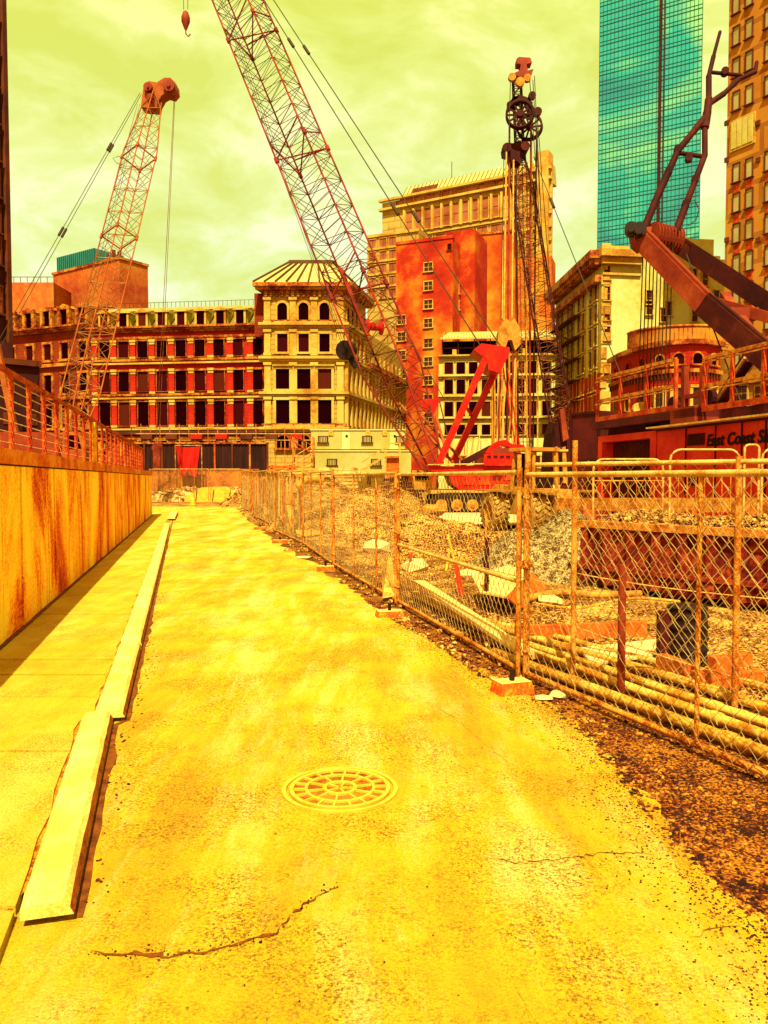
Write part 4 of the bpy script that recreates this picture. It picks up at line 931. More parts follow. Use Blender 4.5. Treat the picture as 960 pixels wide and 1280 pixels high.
for zi, y in enumerate((352, 381, 410, 438, 467, 497)):
    zc_ = P(750, y, 85).z
    for x in (1.8, 3.6, 6.4, 8.2, 11.0, 12.8, 15.6, 17.4): cw.append((cs.L-x, zc_-0.6))
addwins(cs, winmesh(1.05, 2.0, .14, .14, bars=(0, 1)), ['trim_y', 'glassd', 'trim_d'], cw)
mb = MB()
for k in range(5):
    z = P(750, 365+29*k, 85).z; mb.box(.2, cs.L*.62, -1.0, -.9, z, z+.06); mb.box(.2, cs.L*.62, -1.0, 0, z-1, z-.92)
    for j in range(14): mb.box(.2+j*cs.L*.62/13, .24+j*cs.L*.62/13, -1, -.96, z-1, z)
    mb.bar((1, -.8, z-1), (cs.L*.5, -.8, z-3.4), .5, .08)
cs.build(mb, 'fire_escape', 'trim_d')
quo = MB()
for k in range(16): 
    z = 2+k*1.55; quo.box(-.12, .9 if k % 2 else .55, -.12, .1, z, z+1.2)
cb.build(quo, 'quoins', 'trim_y')
addwins(cb, winmesh(.62, 1.45, .1, .12, bars=(0, 1)), ['trim_y', 'glassd', 'trim_o'],
        [cb.uz(758.5, y) for y in (341, 367, 392, 417)]+[cb.uz(x, y) for x, y in ((811, 372), (811, 385), (829, 394), (836, 386), (867, 345), (881, 349), (895, 372), (868, 394), (845, 345), (758, 465))])
# ---- teal tower
tt = Facade('glass_tower', 'teal glass curtain wall skyscraper with dark vertical seam', 'building', GX(743.5, 232), GX(869, 218))
zt = 215
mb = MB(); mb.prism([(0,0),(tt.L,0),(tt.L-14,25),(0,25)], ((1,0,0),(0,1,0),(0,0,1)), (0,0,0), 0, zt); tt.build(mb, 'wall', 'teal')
mb = MB(); nz_ = 62; nx_ = 26
z0 = 45
for j in range(nz_):
    z = z0+j*(zt-z0)/nz_; mb.box(0, tt.L, -.12, .02, z, z+.16)
    z += 1.0; mb.box(0, tt.L, -.1, .02, z, z+.12)
for i in range(nx_+1):
    x = i*tt.L/nx_; mb.box(x-.05, x+.05, -.15, .02, z0, zt)
tt.build(mb, 'mullions', 'mull')
mb = MB(); x = tt.uz(826, 100)[0]; mb.box(x-.45, x+.25, -.5, .02, 0, zt); mb.box(x+.8, x+1.0, -.4, .02, 0, zt); tt.build(mb, 'seam', 'rigdark')
# ---- curved red brick building with drum
cpts = [(762, 70), (776, 66.5), (792, 64), (812, 62), (835, 60.6), (858, 60), (880, 60.2), (898, 61.5)]
root = None
for i, ((xa, da), (xb, db)) in enumerate(zip(cpts[:-1], cpts[1:])):
    A, B = GX(xa, da), GX(xb, db)
    if root is None: s_ = Facade('curved_building', 'curved red brick building with arched top windows and orange drum above', 'building', A, B); root = s_
    else: s_ = Facade('x', '', '', A, B, parent=root)
    zt = P(850, 430, 60).z
    mb = MB(); mb.box(-.02, s_.L+.02, 0, 4, 0, zt); s_.build(mb, 'wall', 'curved')
    mb = MB(); mb.box(-.1, s_.L+.1, -.35, 2, zt, zt+.35); mb.box(-.05, s_.L+.05, -.2, .1, zt-2.1, zt-1.8); s_.build(mb, 'cornice', 'trim_o')
    mb = MB()
    for k in range(5): mb.box(s_.L*(k+.3)/5, s_.L*(k+.6)/5, -.16, .02, zt-2.5, zt-2.1)
    s_.build(mb, 'corbels', 'trim_d')
    n_ = 1 if i > 2 else 1
    x = s_.L/2
    addwins(s_, winmesh(.75, .45, .12, .12, arch=True), ['trim_o' if i > 2 else 'fac_red', 'void', 'trim_d'], [(x, zt-1.25)], 'arched_window')
    addwins(s_, winmesh(.7, 1.35, .22 if i > 2 else .1, .14, bars=(1, 1)), ['trim_y' if i > 2 else 'trim_o', 'glassd', 'trim_d'], [(x, zt-3.9), (x, zt-6.6)])
dc = GX(862, 64.5); mb = MB(); zb = P(850, 430, 60).z; ztp = P(850, 399, 61).z
n = 40; prof = []
for k in range(n+1):
    a = math.pi*(1.0+k/n); prof.append((dc.x+4.6*math.cos(a)*.95, dc.y+2.6+3.6*math.sin(a)))
def strip(mb, pts, z0, z1, m=0):
    vs = [(x, y, z) for x, y in pts for z in (z0, z1)]; mb.add(vs, [(2*i, 2*i+2, 2*i+3, 2*i+1) for i in range(len(pts)-1)], m)
strip(mb, prof, zb, ztp); mb.add([(x, y, ztp) for x, y in prof], [tuple(range(len(prof)))])
o = mb.build('drum', 'drum', None); o.parent = root.t; o.matrix_local = root.off.inverted() if root.par else root.M.inverted()
mb = MB()
for k, (x, y) in enumerate(prof): mb.tube((x,y,zb), (x,y,ztp), .035, 4)
mb.path([(x, y, ztp) for x, y in prof], .12, 4); mb.path([(x-.0, y-.3, zb+.9) for x, y in prof[3:30]], .03, 4); mb.path([(x-.0, y-.3, zb+.6) for x, y in prof[3:30]], .03, 4)
o = mb.build('drum_ribs', 'trim_o', None); o.parent = root.t; o.matrix_local = root.M.inverted()
# ---- orange stone tower at the right edge
ot = Facade('stone_tower', 'orange stone tower with paired windows along the right picture edge', 'building', GX(901, 70), GX(1090, 58.5))
zt = 62
mb = MB(); mb.box(0, ot.L, 0, 14, 0, zt); ot.build(mb, 'wall', 'stone_o')
ws = []
for y in (122, 213, 250.5, 289, 328, 366, 405, 444):
    z = ot.uz(930, y)[1]
    for x in (921, 937, 961, 985, 1010): ws.append((ot.uz(x, y)[0], z))
for y in (80, 40, 0): 
    z = ot.uz(930, y)[1]; ws += [(ot.uz(x, y)[0], z) for x in (921, 937, 961, 985)]
addwins(ot, winmesh(.6, 1.55, .07, .1, bars=(0, 0)), ['trim_d', 'glassp', 'trim_d'], ws)
mb = MB()
for y in (232, 270, 308.5, 347, 386, 425):
    z = ot.uz(930, y)[1]
    for x in (921, 937, 961, 985, 1010): u = ot.uz(x, y)[0]; mb.box(u-.3, u+.3, -.06, .02, z-.38, z+.38)
ot.build(mb, 'spandrels', 'iron')
z = ot.uz(930, 165)[1]; u = ot.uz(929, 165)[0]
mb = MB(); mb.box(u-1.2, u+1.2, -.15, .02, z-1.3, z+1.3, 0)
for k in range(4): mb.box(u-1.05+k*.55, u-.6+k*.55, -.2, -.14, z-1.1, z+1.1, 1)
ot.build(mb, 'carved_panel', ['trim_y', 'cream_p'])
mb = MB()
for y in (200, 154, 300): 
    for x in (909, 948): u, z = ot.uz(x, y); mb.box(u-.2, u+.2, -.14, .02, z-.2, z+.2)
ot.build(mb, 'bosses', 'trim_d')
band(ot, [ot.uz(930, y)[1] for y in (480, 535)], 'trim_o', .25, .3)
mb = MB()
for x in (925, 955, 985): 
    u, z = ot.uz(x, 497); mb.box(u-.85, u+.85, -.12, .02, z-1.1, z+1.1, 0)
    for i in range(3):
        for j in range(3): mb.box(u-.75+i*.52, u-.3+i*.52, -.16, -.1, z-.95+j*.68, z-.4+j*.68, 1)
ot.build(mb, 'grid_windows', ['trim_y', 'glassd'])
# ================================================================ CRANES AND MACHINES
def slab(mb, pts, D, th, m=0):
    q = [P(x, y, D) for x, y in pts]
    mb.prism([(p.x, p.z) for p in q], ((1,0,0),(0,0,1),(0,1,0)), (0, D, 0), 0, th, m)
def lattice(A, B, w, h, side, bays, rc, rb, t0=0.12, t1=0.12, e0=0.25, e1=0.35, m=(0, 1), double=False):
    """four chords with battens and diagonals, tapering at both ends"""
    mb = MB(); A, B = V(A), V(B); d = (B-A).normalized(); s = V(side); s = (s-d*s.dot(d)).normalized(); n = d.cross(s); Lh = (B-A).length
    def k(t): return (e0+(1-e0)*t/t0) if t < t0 else ((e1+(1-e1)*(1-t)/t1) if t > 1-t1 else 1)
    def c(t, i):
        sx, sn = ((-1,-1),(1,-1),(1,1),(-1,1))[i]; f = k(t); return A.lerp(B, t)+s*(w/2*sx*f)+n*(h/2*sn*f)
    ts = [0, t0]+[t0+(1-t0-t1)*i/4 for i in range(1, 4)]+[1-t1, 1]
    for i in range(4):
        for a, b in zip(ts[:-1], ts[1:]): mb.tube(c(a, i), c(b, i), rc, 6, m[0])
    for j in range(bays):
        a, b = j/bays, (j+1)/bays
        for i in range(4):
            i2 = (i+1) % 4
            mb.tube(c(a, i), c(a, i2), rb, 4, m[1], cap=False)
            if (j+i) % 2: mb.tube(c(a, i), c(b, i2), rb, 4, m[1], cap=False)
            else: mb.tube(c(a, i2), c(b, i), rb, 4, m[1], cap=False)
            if double and j % 4 == 0: mb.tube(c(a, 0), c(a, 2), rb, 4, m[1], cap=False)
    for i in range(4): mb.tube(c(1, i), c(1, (i+1) % 4), rb*1.3, 4, m[0])
    return mb, c
def rope(parent, pts, r, mat='rope', name='rope', n=5):
    mb = MB()
    for a, b in zip(pts[:-1], pts[1:]): mb.tube(a, b, r, n)
    return mb.build(name, mat, parent)
def socket(parent, a, b, t, ln, r, mat='rope'):
    p = V(a).lerp(V(b), t); d = (V(b)-V(a)).normalized(); mb = MB(); mb.tube(p-d*ln/2, p+d*ln/2, r, 6); return mb.build('rope_socket', mat, parent)
def tracks(root, x0, x1, y, w, h, z0=0.0, mat='black', ymats='mach'):
    mb = MB(); n = 8; r = h/2
    prof = [(x0+r-r*math.sin(math.pi*k/n), r-r*math.cos(math.pi*k/n)) for k in range(n+1)]+[(x1-r+r*math.sin(math.pi*k/n), r+r*math.cos(math.pi*k/n)) for k in range(n+1)]
    mb.prism([(a, b+z0) for a, b in prof], ((1,0,0),(0,0,1),(0,1,0)), (0, y, 0), 0, w)
    nb = int((x1-x0)/.22)
    for k in range(nb): x = x0+r+(x1-x0-2*r)*k/nb; mb.box(x, x+.14, y-.04, y+w+.04, z0+h-.01, z0+h+.05); 
    o = mb.build('track', mat, root)
    for k in range(6):
        x = x0+r+(x1-x0-2*r)*k/5; mb = MB(); mb.disc((x, y-.03, z0+r*.8), (0,1,0), r*.62, .08, 14); mb.disc((x, y-.08, z0+r*.8), (0,1,0), r*.25, .08, 10)
        w_ = mb.build('road_wheel', ymats, root)
# ---------------------------------------------------------------- big red lattice crane
D = 37.0; base = GX(590, D+1.5)
rc = thing('lattice_crane', 'big red crawler crane with long lattice boom rising out of the picture', 'crane', base)
A = P(541, 583, 37.2); B = P(247, -120, 53.9); sd_ = V((1, -.75, 0))
mb, cfn = lattice(A, B, 2.25, 1.95, sd_, 46, .05, .021, t0=.13, t1=.12, e0=.35, m=(0, 1)); mb.build('boom', ['red_l', 'brace'], rc)
for t in (0.245, 0.47, .7, .87):      # section joints
    mb = MB()
    for i in range(4):
        p, q = cfn(t-.004, i), cfn(t+.004, i); mb.tube(p, q, .11, 8)
        mb.tube(cfn(t, i), cfn(t+.028, (i+1) % 4), .045, 5); mb.tube(cfn(t, i), cfn(t, (i+2) % 4), .04, 5)
    mb.build('section_joint', 'red_l', rc)
# boom walkway and winch inside the lower boom
mb = MB(); a, b = cfn(.17, 0).lerp(cfn(.17, 1), .5), cfn(.27, 0).lerp(cfn(.27, 1), .5); mb.bar(a, b, .25, .04); mb.build('boom_walkway', 'red_l', rc)
c_ = cfn(.19, 0).lerp(cfn(.19, 2), .5); mb = MB(); mb.lathe([(.01,-.4),(.4,-.4),(.4,-.32),(.2,-.32),(.2,.32),(.4,.32),(.4,.4),(.01,.4)], c_, (1,.3,0), 16); mb.build('boom_winch', 'red', rc)
c_ = P(433, 438, 41.2); mb = MB(); mb.disc(c_, (.4,1,.1), .5, .5, 18); mb.disc(c_, (.4,1,.1), .15, .62, 8); mb.bar(c_, c_+V((.5,0,-.9)), .12, .3); mb.build('sheave_guard', 'black', rc)
for k, dx in enumerate((0, 5, 11)):
    rope(rc, [P(233+dx*.5, -120, 53.5), c_+V((-.2+dx*.02, 0, .2))], .014)
mb = MB(); 
for k in range(3): mb.disc(B+V((-.4+.3*k, 0, .4)), (1,.2,0), .75, .1, 22)
mb.bar(B+V((-.9,0,.4)), B+V((.9,0,.4)), .3, .3); mb.build('boom_head', 'red', rc)
hp = P(232, 18, 53); rope(rc, [V((hp.x-.12, hp.y, B.z+.3)), hp+V((-.12,0,.3))], .02); rope(rc, [V((hp.x+.15, hp.y, B.z+.3)), hp+V((.15,0,.3))], .02)
mb = MB(); mb.lathe([(.02,.55),(.16,.45),(.28,.1),(.28,-.15),(.1,-.62),(.03,-.75)], hp+V((0,0,-.3)), (0,0,1), 12); mb.path([hp+V((0,0,-1.0)), hp+V((.0,0,-1.2)), hp+V((.15,0,-1.4)), hp+V((.3,0,-1.25))], .045, 6); mb.build('hook_block', 'rigrust', rc)
# gantry
H1, H2 = P(617, 438, D), P(626, 455, D+1.6)
mb = MB(); slab(mb, [(592,437),(602,429),(637,434),(637,441),(625,466),(611,462),(608,448)], D-.2, 1.9); mb.build('gantry_head', 'red', rc)
mb = MB(); mb.bar(P(608, 445, D), P(548, 580, D), .35, .3); mb.build('gantry_leg', 'red', rc)
mb = MB(); mb.bar(P(621, 460, D+1.6), P(566, 578, D+1.6), .35, .3); mb.build('gantry_leg', 'red', rc)
mb = MB(); mb.tube(P(582, 508, D), P(590, 520, D+1.6), .08, 6); mb.tube(P(578, 513, D), P(565, 545, D+1), .05, 6); mb.build('gantry_cross_tie', 'red', rc)
for dx in (0, 5): rope(rc, [P(629+dx, 460, D+.8), P(647+dx, 575, D+1)], .03, 'red', 'back_stay')
for (q0, q1, tt_) in (((255,-120),(603,436),(.39,.755)), ((262,-122),(628,436),(.41,.77))):
    a, b = P(*q0, 53.9), P(*q1, D+.4); rope(rc, [a, b], .03, 'rope')
    for t in tt_: socket(rc, a, b, t, .8, .09)
# small pendant bracket and backstops
mb = MB(); slab(mb, [(524,499),(551,498),(541,521),(533,516),(527,509)], 38.6, .5); mb.build('pendant_bracket', 'red', rc)
for (a, b) in (((499,504,38.8),(566,578,37.5)), ((522,515,38.6),(582,580,37.8)), ((545,520,38.6),(560,572,37.2))):
    mb = MB(); mb.tube(P(*a), P(*b), .07, 8); mb.build('backstop', 'orange', rc)
rope(rc, [P(470, 350, 41), P(556, 500, 38.7)], .02); rope(rc, [P(549, 500, 38.7), P(563, 560, 38)], .03)
# hull
mb = MB(); slab(mb, [(533,581),(560,583),(600,581),(650,579),(652,590),(650,612),(577,614),(566,606),(560,590),(535,588)], D-.3, 3.4); mb.build('machinery_house', 'red', rc)
for (xa_, xb_, ya_, yb_) in ((580,592,590,606), (598,612,588,606), (630,644,588,600)):
    mb = MB(); slab(mb, [(xa_,ya_),(xb_,ya_),(xb_,yb_),(xa_,yb_)], D-.34, .06, 0); slab(mb, [(xa_+1,(ya_+yb_)/2),(xa_+2.5,(ya_+yb_)/2),(xa_+2.5,(ya_+yb_)/2+2),(xa_+1,(ya_+yb_)/2+2)], D-.38, .05, 1); mb.build('access_door', ['plant', 'rigdark'], rc)
mb = MB()
for k in range(9): slab(mb, [(616+k*1.4,590),(616.7+k*1.4,590),(616.7+k*1.4,600),(616+k*1.4,600)], D-.33, .05)
mb.build('side_grille', 'rigdark', rc)
mb = MB(); slab(mb, [(535,580.2),(650,578.2),(650,579.4),(535,581.4)], D-.45, .12); mb.build('deck_edge', 'rigyel', rc)
mb = MB(); slab(mb, [(605,567.5),(646,567.5),(646,582),(605,582)], D-.6, 2.6); mb.build('counterweight', 'red', rc)
mb = MB()
for k in range(5): x = 609+k*8; slab(mb, [(x,569.5),(x+5,569.5),(x+5,571),(x,571)], D-.66, .1)
mb.build('counterweight_grille', 'rigdark', rc)
mb = MB(); slab(mb, [(606,566),(612,558),(622,551.5),(632,549.5),(640,555),(655,556),(657,560),(643,562),(634,558),(627,557),(617,563),(612,567)], D-.2, .6); mb.build('house_gooseneck', 'red', rc)
mb = MB(); mb.bar(P(577, 580, D-.1), P(614, 560, D-.1), .18, .3); mb.build('boom_cylinder', 'rigdark', rc)
for px0 in (584, 591):
    mb = MB(); mb.path([P(px0, 580, D), P(px0, 553, D), P(px0+2, 548, D), P(px0+6, 547, D), P(px0+8, 550, D), P(px0+2, 580, D)], .03, 5); mb.build('house_handrail', 'rigyel', rc)
mb = MB(); slab(mb, [(538,613),(660,613),(660,617),(538,617)], D-.9, 5); mb.build('car_body', 'galv_l', rc)
xa, xb = P(538, 600, D).x, P(655, 600, D).x
tracks(rc, xa, xb, D-1.2, .9, .85, 0.16); tracks(rc, xa, xb, D+3.6, .9, .85, 0.16)
mb = MB(); mb.box(xa+1.2, xb-1.2, D, D+3.5, .3, 1.0); mb.build('axle_frame', 'rigdark', rc)
mb = MB(); slab(mb, [(515,588),(537,588),(540,612),(518,612)], D+.5, 1.6, 0); slab(mb, [(518,590),(534,590),(536,600),(519,600)], D+.45, .1, 1); mb.build('operator_cab', ['mach', 'void'], rc)
# ---------------------------------------------------------------- left orange crane
D = 45.0; base = GX(62, D+1)
lc = thing('lattice_crane', 'orange lattice boom crane behind the rusty railing, its head below the sky', 'crane', base)
A = P(80, 575, 44.5); B = P(192, 122, 57)
mb, cfn = lattice(A, B, 1.75, 1.45, V((1, -.9, 0)), 30, .045, .02, t0=.15, t1=.18, e0=.3, e1=.5); mb.build('boom', ['orange', 'ybrace'], lc)
for t in (.34, .56, .8):
    mb = MB()
    for i in range(4): mb.tube(cfn(t-.006, i), cfn(t+.006, i), .09, 8); mb.tube(cfn(t, i), cfn(t, (i+1) % 4), .05, 5)
    mb.build('section_joint', 'orange', lc)
mb = MB(); slab(mb, [(176,133),(178,116),(180,106),(186,101),(196,103),(205,97),(213,97),(219,103),(220,112),(215,118),(207,116),(202,119),(197,128),(196,135)], 56.6, 1.1); mb.build('boom_head', 'orange', lc)
for (x, y, rr) in ((211, 107, .42), (185, 109, .3), (188, 122, .24)):
    mb = MB(); mb.disc(P(x, y, 56.4), (0,1,0), rr, .25, 20); mb.disc(P(x, y, 56.3), (0,1,0), rr*.3, .3, 10); mb.build('sheave', 'rigrust', lc)
for dx in (0, 1.6): rope(lc, [P(218+dx*.6, 116, 57), P(194+dx*2.2, 576, 57)], .02, 'rope_b')
mb = MB(); q = P(196, 560, 57); mb.box(q.x-.25, q.x+.25, q.y-.15, q.y+.15, q.z-1.6, q.z); mb.disc(q, (0,1,0), .35, .2, 14); mb.build('hook_block', 'rigrust', lc)
for dx, dy in ((0, 0), (4, 2)):
    a, b = P(175+dx*.4, 116+dy, 56.8), P(-4+dx*1.4, 430+dy, 46); rope(lc, [a, b], .02)
    for t in (.25, .60): socket(lc, a, b, t, .7, .08)
for (x0_, x1_) in ((172, 62), (175, 70), (177, 76)): rope(lc, [P(x0_, 130, 56.8), P(x1_, 530, 45)], .013)
mb = MB(); mb.path([P(157, 199, 54), P(148, 195, 54), P(141, 198, 54), P(146, 204, 54), P(156, 207, 54)], .02, 5); mb.build('cable_loop', 'rope', lc)
mb = MB(); slab(mb, [(-10,540),(60,540),(75,552),(96,556),(96,590),(-10,590)], D, 3.2); mb.build('machinery_house', 'rigrust', lc)
mb = MB(); slab(mb, [(78,540),(100,540),(106,560),(106,588),(78,588)], D-1.5, 1.4, 0); slab(mb, [(81,544),(97,544),(101,560),(81,560)], D-1.56, .1, 1); mb.build('operator_cab', ['orange', 'void'], lc)
mb = MB(); mb.bar(P(-4, 430, 46), P(20, 545, 46), .3, .3); mb.bar(P(-4, 430, 46), P(-20, 545, 46), .25, .25); mb.build('gantry', 'orange', lc)
tracks(lc, P(-20,600,D).x, P(100,600,D).x, D-.6, .9, .95); tracks(lc, P(-20,600,D).x, P(100,600,D).x, D+3.4, .9, .95)
mb = MB(); mb.box(P(0,600,D).x, P(80,600,D).x, D, D+3.4, .4, 1.8); mb.build('axle_frame', 'rigdark', lc)
# ---------------------------------------------------------------- trench cutter rig in the middle
D = 41.0; base = GX(700, D)
rg = thing('trench_cutter_rig', 'tall drilling rig with dark spoked wheels on its mast, right of the red gantry', 'drilling rig', base)
A = P(708, 565, D); B = P(646, 192, D+3); mb, cfn = lattice(A, B, 1.05, .95, V((1,-.4,0)), 30, .045, .018, t0=.1, t1=.1, e0=.4, e1=.6); mb.build('boom', ['rigdark', 'brace'], rg)
mb, cf2 = lattice(P(650, 200, D+3), P(646, 98, D+3), .42, .42, V((1,-.4,0)), 14, .04, .022, t0=.05, t1=.05, e0=.8, e1=.8); mb.build('top_mast', ['rigdark', 'brace'], rg)
mb, cf3 = lattice(P(657, 575, D+2), P(650, 190, D+3), .5, .5, V((1,.3,0)), 34, .025, .012, t0=.05, t1=.05, e0=.8, e1=.8); mb.build('leader_mast', ['rigrust', 'ybrace'], rg)
for (x0_, y0_, x1_, y1_, r_, mt) in ((637,150,634,560,.055,'rigrust'), (664,132,662,572,.06,'rigrust'), (671,160,666,572,.045,'rigdark'), (645,200,648,562,.045,'rigdark'), (656,215,659,560,.04,'mach'), (674,210,672,560,.035,'rigyel')):
    mb = MB(); mb.tube(P(x0_, y0_, D+2.6), P(x1_, y1_, D+1.4), r_, 7); mb.build('guide_pipe', mt, rg)
def spoked(c, ax, Rr, nsp, name, mt):
    mb = MB(); c = V(c); d = V(ax).normalized(); a = d.cross(V((0,0,1))).normalized(); b = a.cross(d)
    mb.lathe([(Rr*.84,-.12),(Rr,-.16),(Rr*.93,-.04),(Rr*.93,.04),(Rr,.16),(Rr*.84,.12),(Rr*.84,-.12)], c, ax, 28)
    for k in range(nsp): t = 2*math.pi*k/nsp; mb.bar(c, c+(a*math.cos(t)+b*math.sin(t))*Rr*.86, .07, .09)
    mb.disc(c, ax, Rr*.2, .3, 12); return mb.build(name, mt, rg)
spoked(P(650, 143, D+1.8), (.15,1,0), .76, 12, 'hose_wheel', 'rigdark'); spoked(P(662, 159, D+2.6), (.3,1,0), .7, 10, 'hose_wheel', 'rigdark')
for (x, y, rr, mt) in ((665,120,.2,'rigdark'), (672,140,.22,'rigdark'), (640,97,.2,'mach'), (650,103,.24,'mach'), (659,98,.2,'mach')):
    mb = MB(); mb.disc(P(x, y, D+2.4), (0,1,0), rr, .25, 14); mb.build('pulley', mt, rg)
mb = MB(); slab(mb, [(650,118),(660,122),(666,128),(664,150),(655,128),(640,122),(634,140),(634,128)], D+2.4, .2); mb.build('wheel_bracket', 'rigdark', rg)
mb = MB(); slab(mb, [(646,73),(649,71),(663,72),(665,78),(658,80),(660,88),(667,86),(665,92),(660,95),(650,96),(641,92),(650,88),(651,80),(646,79)], D+2.5, .6); mb.build('mast_head', 'rigrust', rg)
mb = MB(); slab(mb, [(629,182),(633,178),(641,179),(648,176),(659,178),(661,186),(656,190),(654,198),(650,205),(645,200),(640,205),(636,192),(630,190)], D+2.3, .9); mb.disc(P(633,186,D+2.2), (0,1,0), .24, .4, 14); mb.disc(P(656,184,D+2.2), (0,1,0), .24, .4, 14); mb.build('sheave_block', 'rigdark', rg)
for (xa_, ya_, xb_, yb_, mt) in ((638,100,636,176,'rope'), (630,190,626,400,'rope'), (633,190,630,400,'rigyel'), (642,200,640,398,'rigyel'), (646,210,644,398,'rope'), (666,100,678,300,'rope'), (668,95,690,560,'rope'), (662,98,676,300,'rope'), (672,150,700,520,'rope'), (628,300,628,398,'rigyel')):
    rope(rg, [P(xa_, ya_, D+1.9), P(xb_, yb_, D+1.5)], .022 if mt == 'rope' else .045, mt)
a, b = P(667, 196, D+2.5), P(780, 478, 30); rope(rg, [a, b], .022); socket(rg, a, b, .27, .9, .08)
# suspended cutter with hoses
mb = MB(); slab(mb, [(622,432),(623,415),(628,402),(633,398),(638,402),(643,398),(649,408),(651,430),(644,438),(640,425),(635,425),(631,437)], D+1.2, .7); mb.build('cutter_hook', 'mach', rg)
cx0 = [(618, 'mach'), (622, 'rigyel'), (625, 'rigrust'), (628, 'mach'), (631, 'rigyel'), (634, 'rigdark'), (637, 'mach'), (640, 'rigrust'), (643, 'rigyel')]
for k, (x, mt) in enumerate(cx0):
    mb = MB(); mb.path([P(x+(1.5*math.sin(k)), 440, D+1.4+.1*(k % 3)), P(x+math.sin(k*2), 480, D+1.4), P(x-1+2*math.cos(k), 520, D+1.4+.1*(k % 2)), P(x-1+2*math.sin(k*3), 566, D+1.4)], .055, 6); mb.build('hose', mt, rg)
mb = MB()
for x in (616.5, 646): mb.bar(P(x, 440, D+1.8), P(x-.5, 572, D+1.8), .14, .2)
for y in (440, 470, 500, 530, 560): mb.bar(P(616, y, D+1.8), P(646, y, D+1.8), .12, .12)
mb.build('cutter_frame', 'mach', rg)
mb = MB(); slab(mb, [(614,560),(650,560),(652,588),(612,588)], D+1.2, 1.4); 
for x in (622, 640): mb.disc(P(x, 597, D+1.9), (0,1,0), .55, 1.1, 16)
mb.build('cutter_head', 'rigrust', rg)
mb = MB(); slab(mb, [(690,566),(693,540),(700,520),(706,518),(712,545),(718,552),(724,585),(724,606),(688,606)], D-.4, 2.6); mb.build('machinery_house', 'rigdark', rg)
mb = MB(); slab(mb, [(700,512),(705,510),(711,548),(704,552)], D-.8, .5); mb.build('boom_foot_bracket', 'rigrust', rg)
for x in (693, 703): 
    mb = MB(); slab(mb, [(x,560),(x+4,558),(x+7,604),(x+1,604)], D-1.0, .4); mb.build('house_strut', 'mach', rg)
mb = MB(); mb.bar(P(652, 563, D-1), P(710, 563, D-1), .1, .1); mb.bar(P(654, 563, D-1), P(654, 606, D-1), .1, .1); mb.build('work_platform_rail', 'rigyel', rg)
tracks(rg, P(680,600,D).x, P(745,600,D).x, D-1.4, .8, .9); tracks(rg, P(680,600,D).x, P(745,600,D).x, D+2.4, .8, .9)
# ---------------------------------------------------------------- box-arm hoist on the right
hoist = thing('box_arm_hoist', 'dark rusty box armed hoist with forked pipe mast and hanging cables at the right', 'hoist', GX(960, 20))
def arm(pts, w, h, mat, name='arm'):
    for a, b in zip(pts[:-1], pts[1:]):
        mb = MB(); mb.bar(a, b, w, h); d = (V(b)-V(a)).normalized()
        for s_ in (-1, 1): mb.bar(V(a)+V((0,-w/2-.01,0))+V((0,0,s_*h*.45)), V(b)+V((0,-w/2-.01,0))+V((0,0,s_*h*.45)), .05, .06)
        o = mb.build(name, mat, hoist)
a1 = [P(803, 299, 25), P(882, 381, 23)]; arm(a1, .45, .54, 'rigrust')
arm([P(882, 381, 23), P(965, 452, 21.2), P(1120, 590, 18.6)], .45, .6, 'rigdark')
arm([P(846, 305, 26.5), P(965, 383, 24), P(1160, 520, 20.8)], .4, .48, 'rigdark')
mb = MB(); mb.bar(P(893, 378, 24), P(965, 398, 22.5), .3, .3); mb.bar(P(905, 370, 24.5), P(940, 420, 22), .25, .25); mb.box(*(P(925,385,23).x-.5, P(925,385,23).x+.5), 22.9, 23.4, P(925,400,23).z, P(925,385,23).z); mb.build('cross_frame', 'rigrust', hoist)
mb = MB(); c_ = P(829, 296, 25.2); ax = V((1, .35, -.08)); prof = [(.02,-.42)]
for k in range(8): t = -.42+k*.12; prof += [(.38, t), (.38, t+.03), (.27, t+.05), (.27, t+.1)]
prof += [(.38,.54),(.02,.54)]; mb.lathe(prof, c_, ax, 20, 0, False); mb.build('sheave_drum', 'rigrust', hoist)
for (x, y, r_) in ((789, 287, .2), (799, 289, .22)):
    mb = MB(); mb.disc(P(x, y, 24.8), (.3,1,0), r_, .4, 14); mb.disc(P(x, y, 24.5), (.3,1,0), r_*.5, .2, 10); mb.build('end_sheave', 'black', hoist)
mb = MB(); slab(mb, [(792,292),(800,284),(815,283),(812,300),(803,312),(795,305)], 24.9, .5); mb.build('tip_bracket', 'rigrust', hoist)
J = lambda x, y: P(x, y, 25+ (300-y)*.006)
segs = [((806,284),(822,245),0.120),((822,245),(836,214),0.120),((836,214),(847,189),0.108),((847,189),(868,163),0.102),((868,163),(882,146),0.108),((844,292),(857,257),0.120),((857,257),(869,226),0.102),((869,226),(881,194),0.096),((881,194),(881,160),0.090),((881,160),(884,140),0.132),((847,191),(881,196),0.072),
        ((884,142),(886,124),0.120),((886,126),(886,95),0.090),((886,95),(892,70),0.072),((886,130),(905,117),0.096),((905,117),(924,99),0.084),((885,90),(926,94),0.060),((924,99),(944,90),0.072),((892,70),(900,40),0.054),((944,90),(946,78),0.060)]
for a, b, r_ in segs:
    mb = MB(); mb.tube(J(*a), J(*b), r_, 10); mb.lathe([(.01,-r_),(r_*.7,-r_*.7),(r_,0),(r_*.7,r_*.7),(.01,r_)], J(*b), (0,0,1), 10); mb.build('mast_pipe', 'rigdark', hoist)
for (x, y) in ((836, 214), (869, 224), (857, 255), (847, 187), (861, 198), (906, 90)):
    mb = MB(); mb.disc(J(x, y), (.3,1,0), .12, .26, 10); mb.build('pipe_clamp', 'rigdark', hoist)
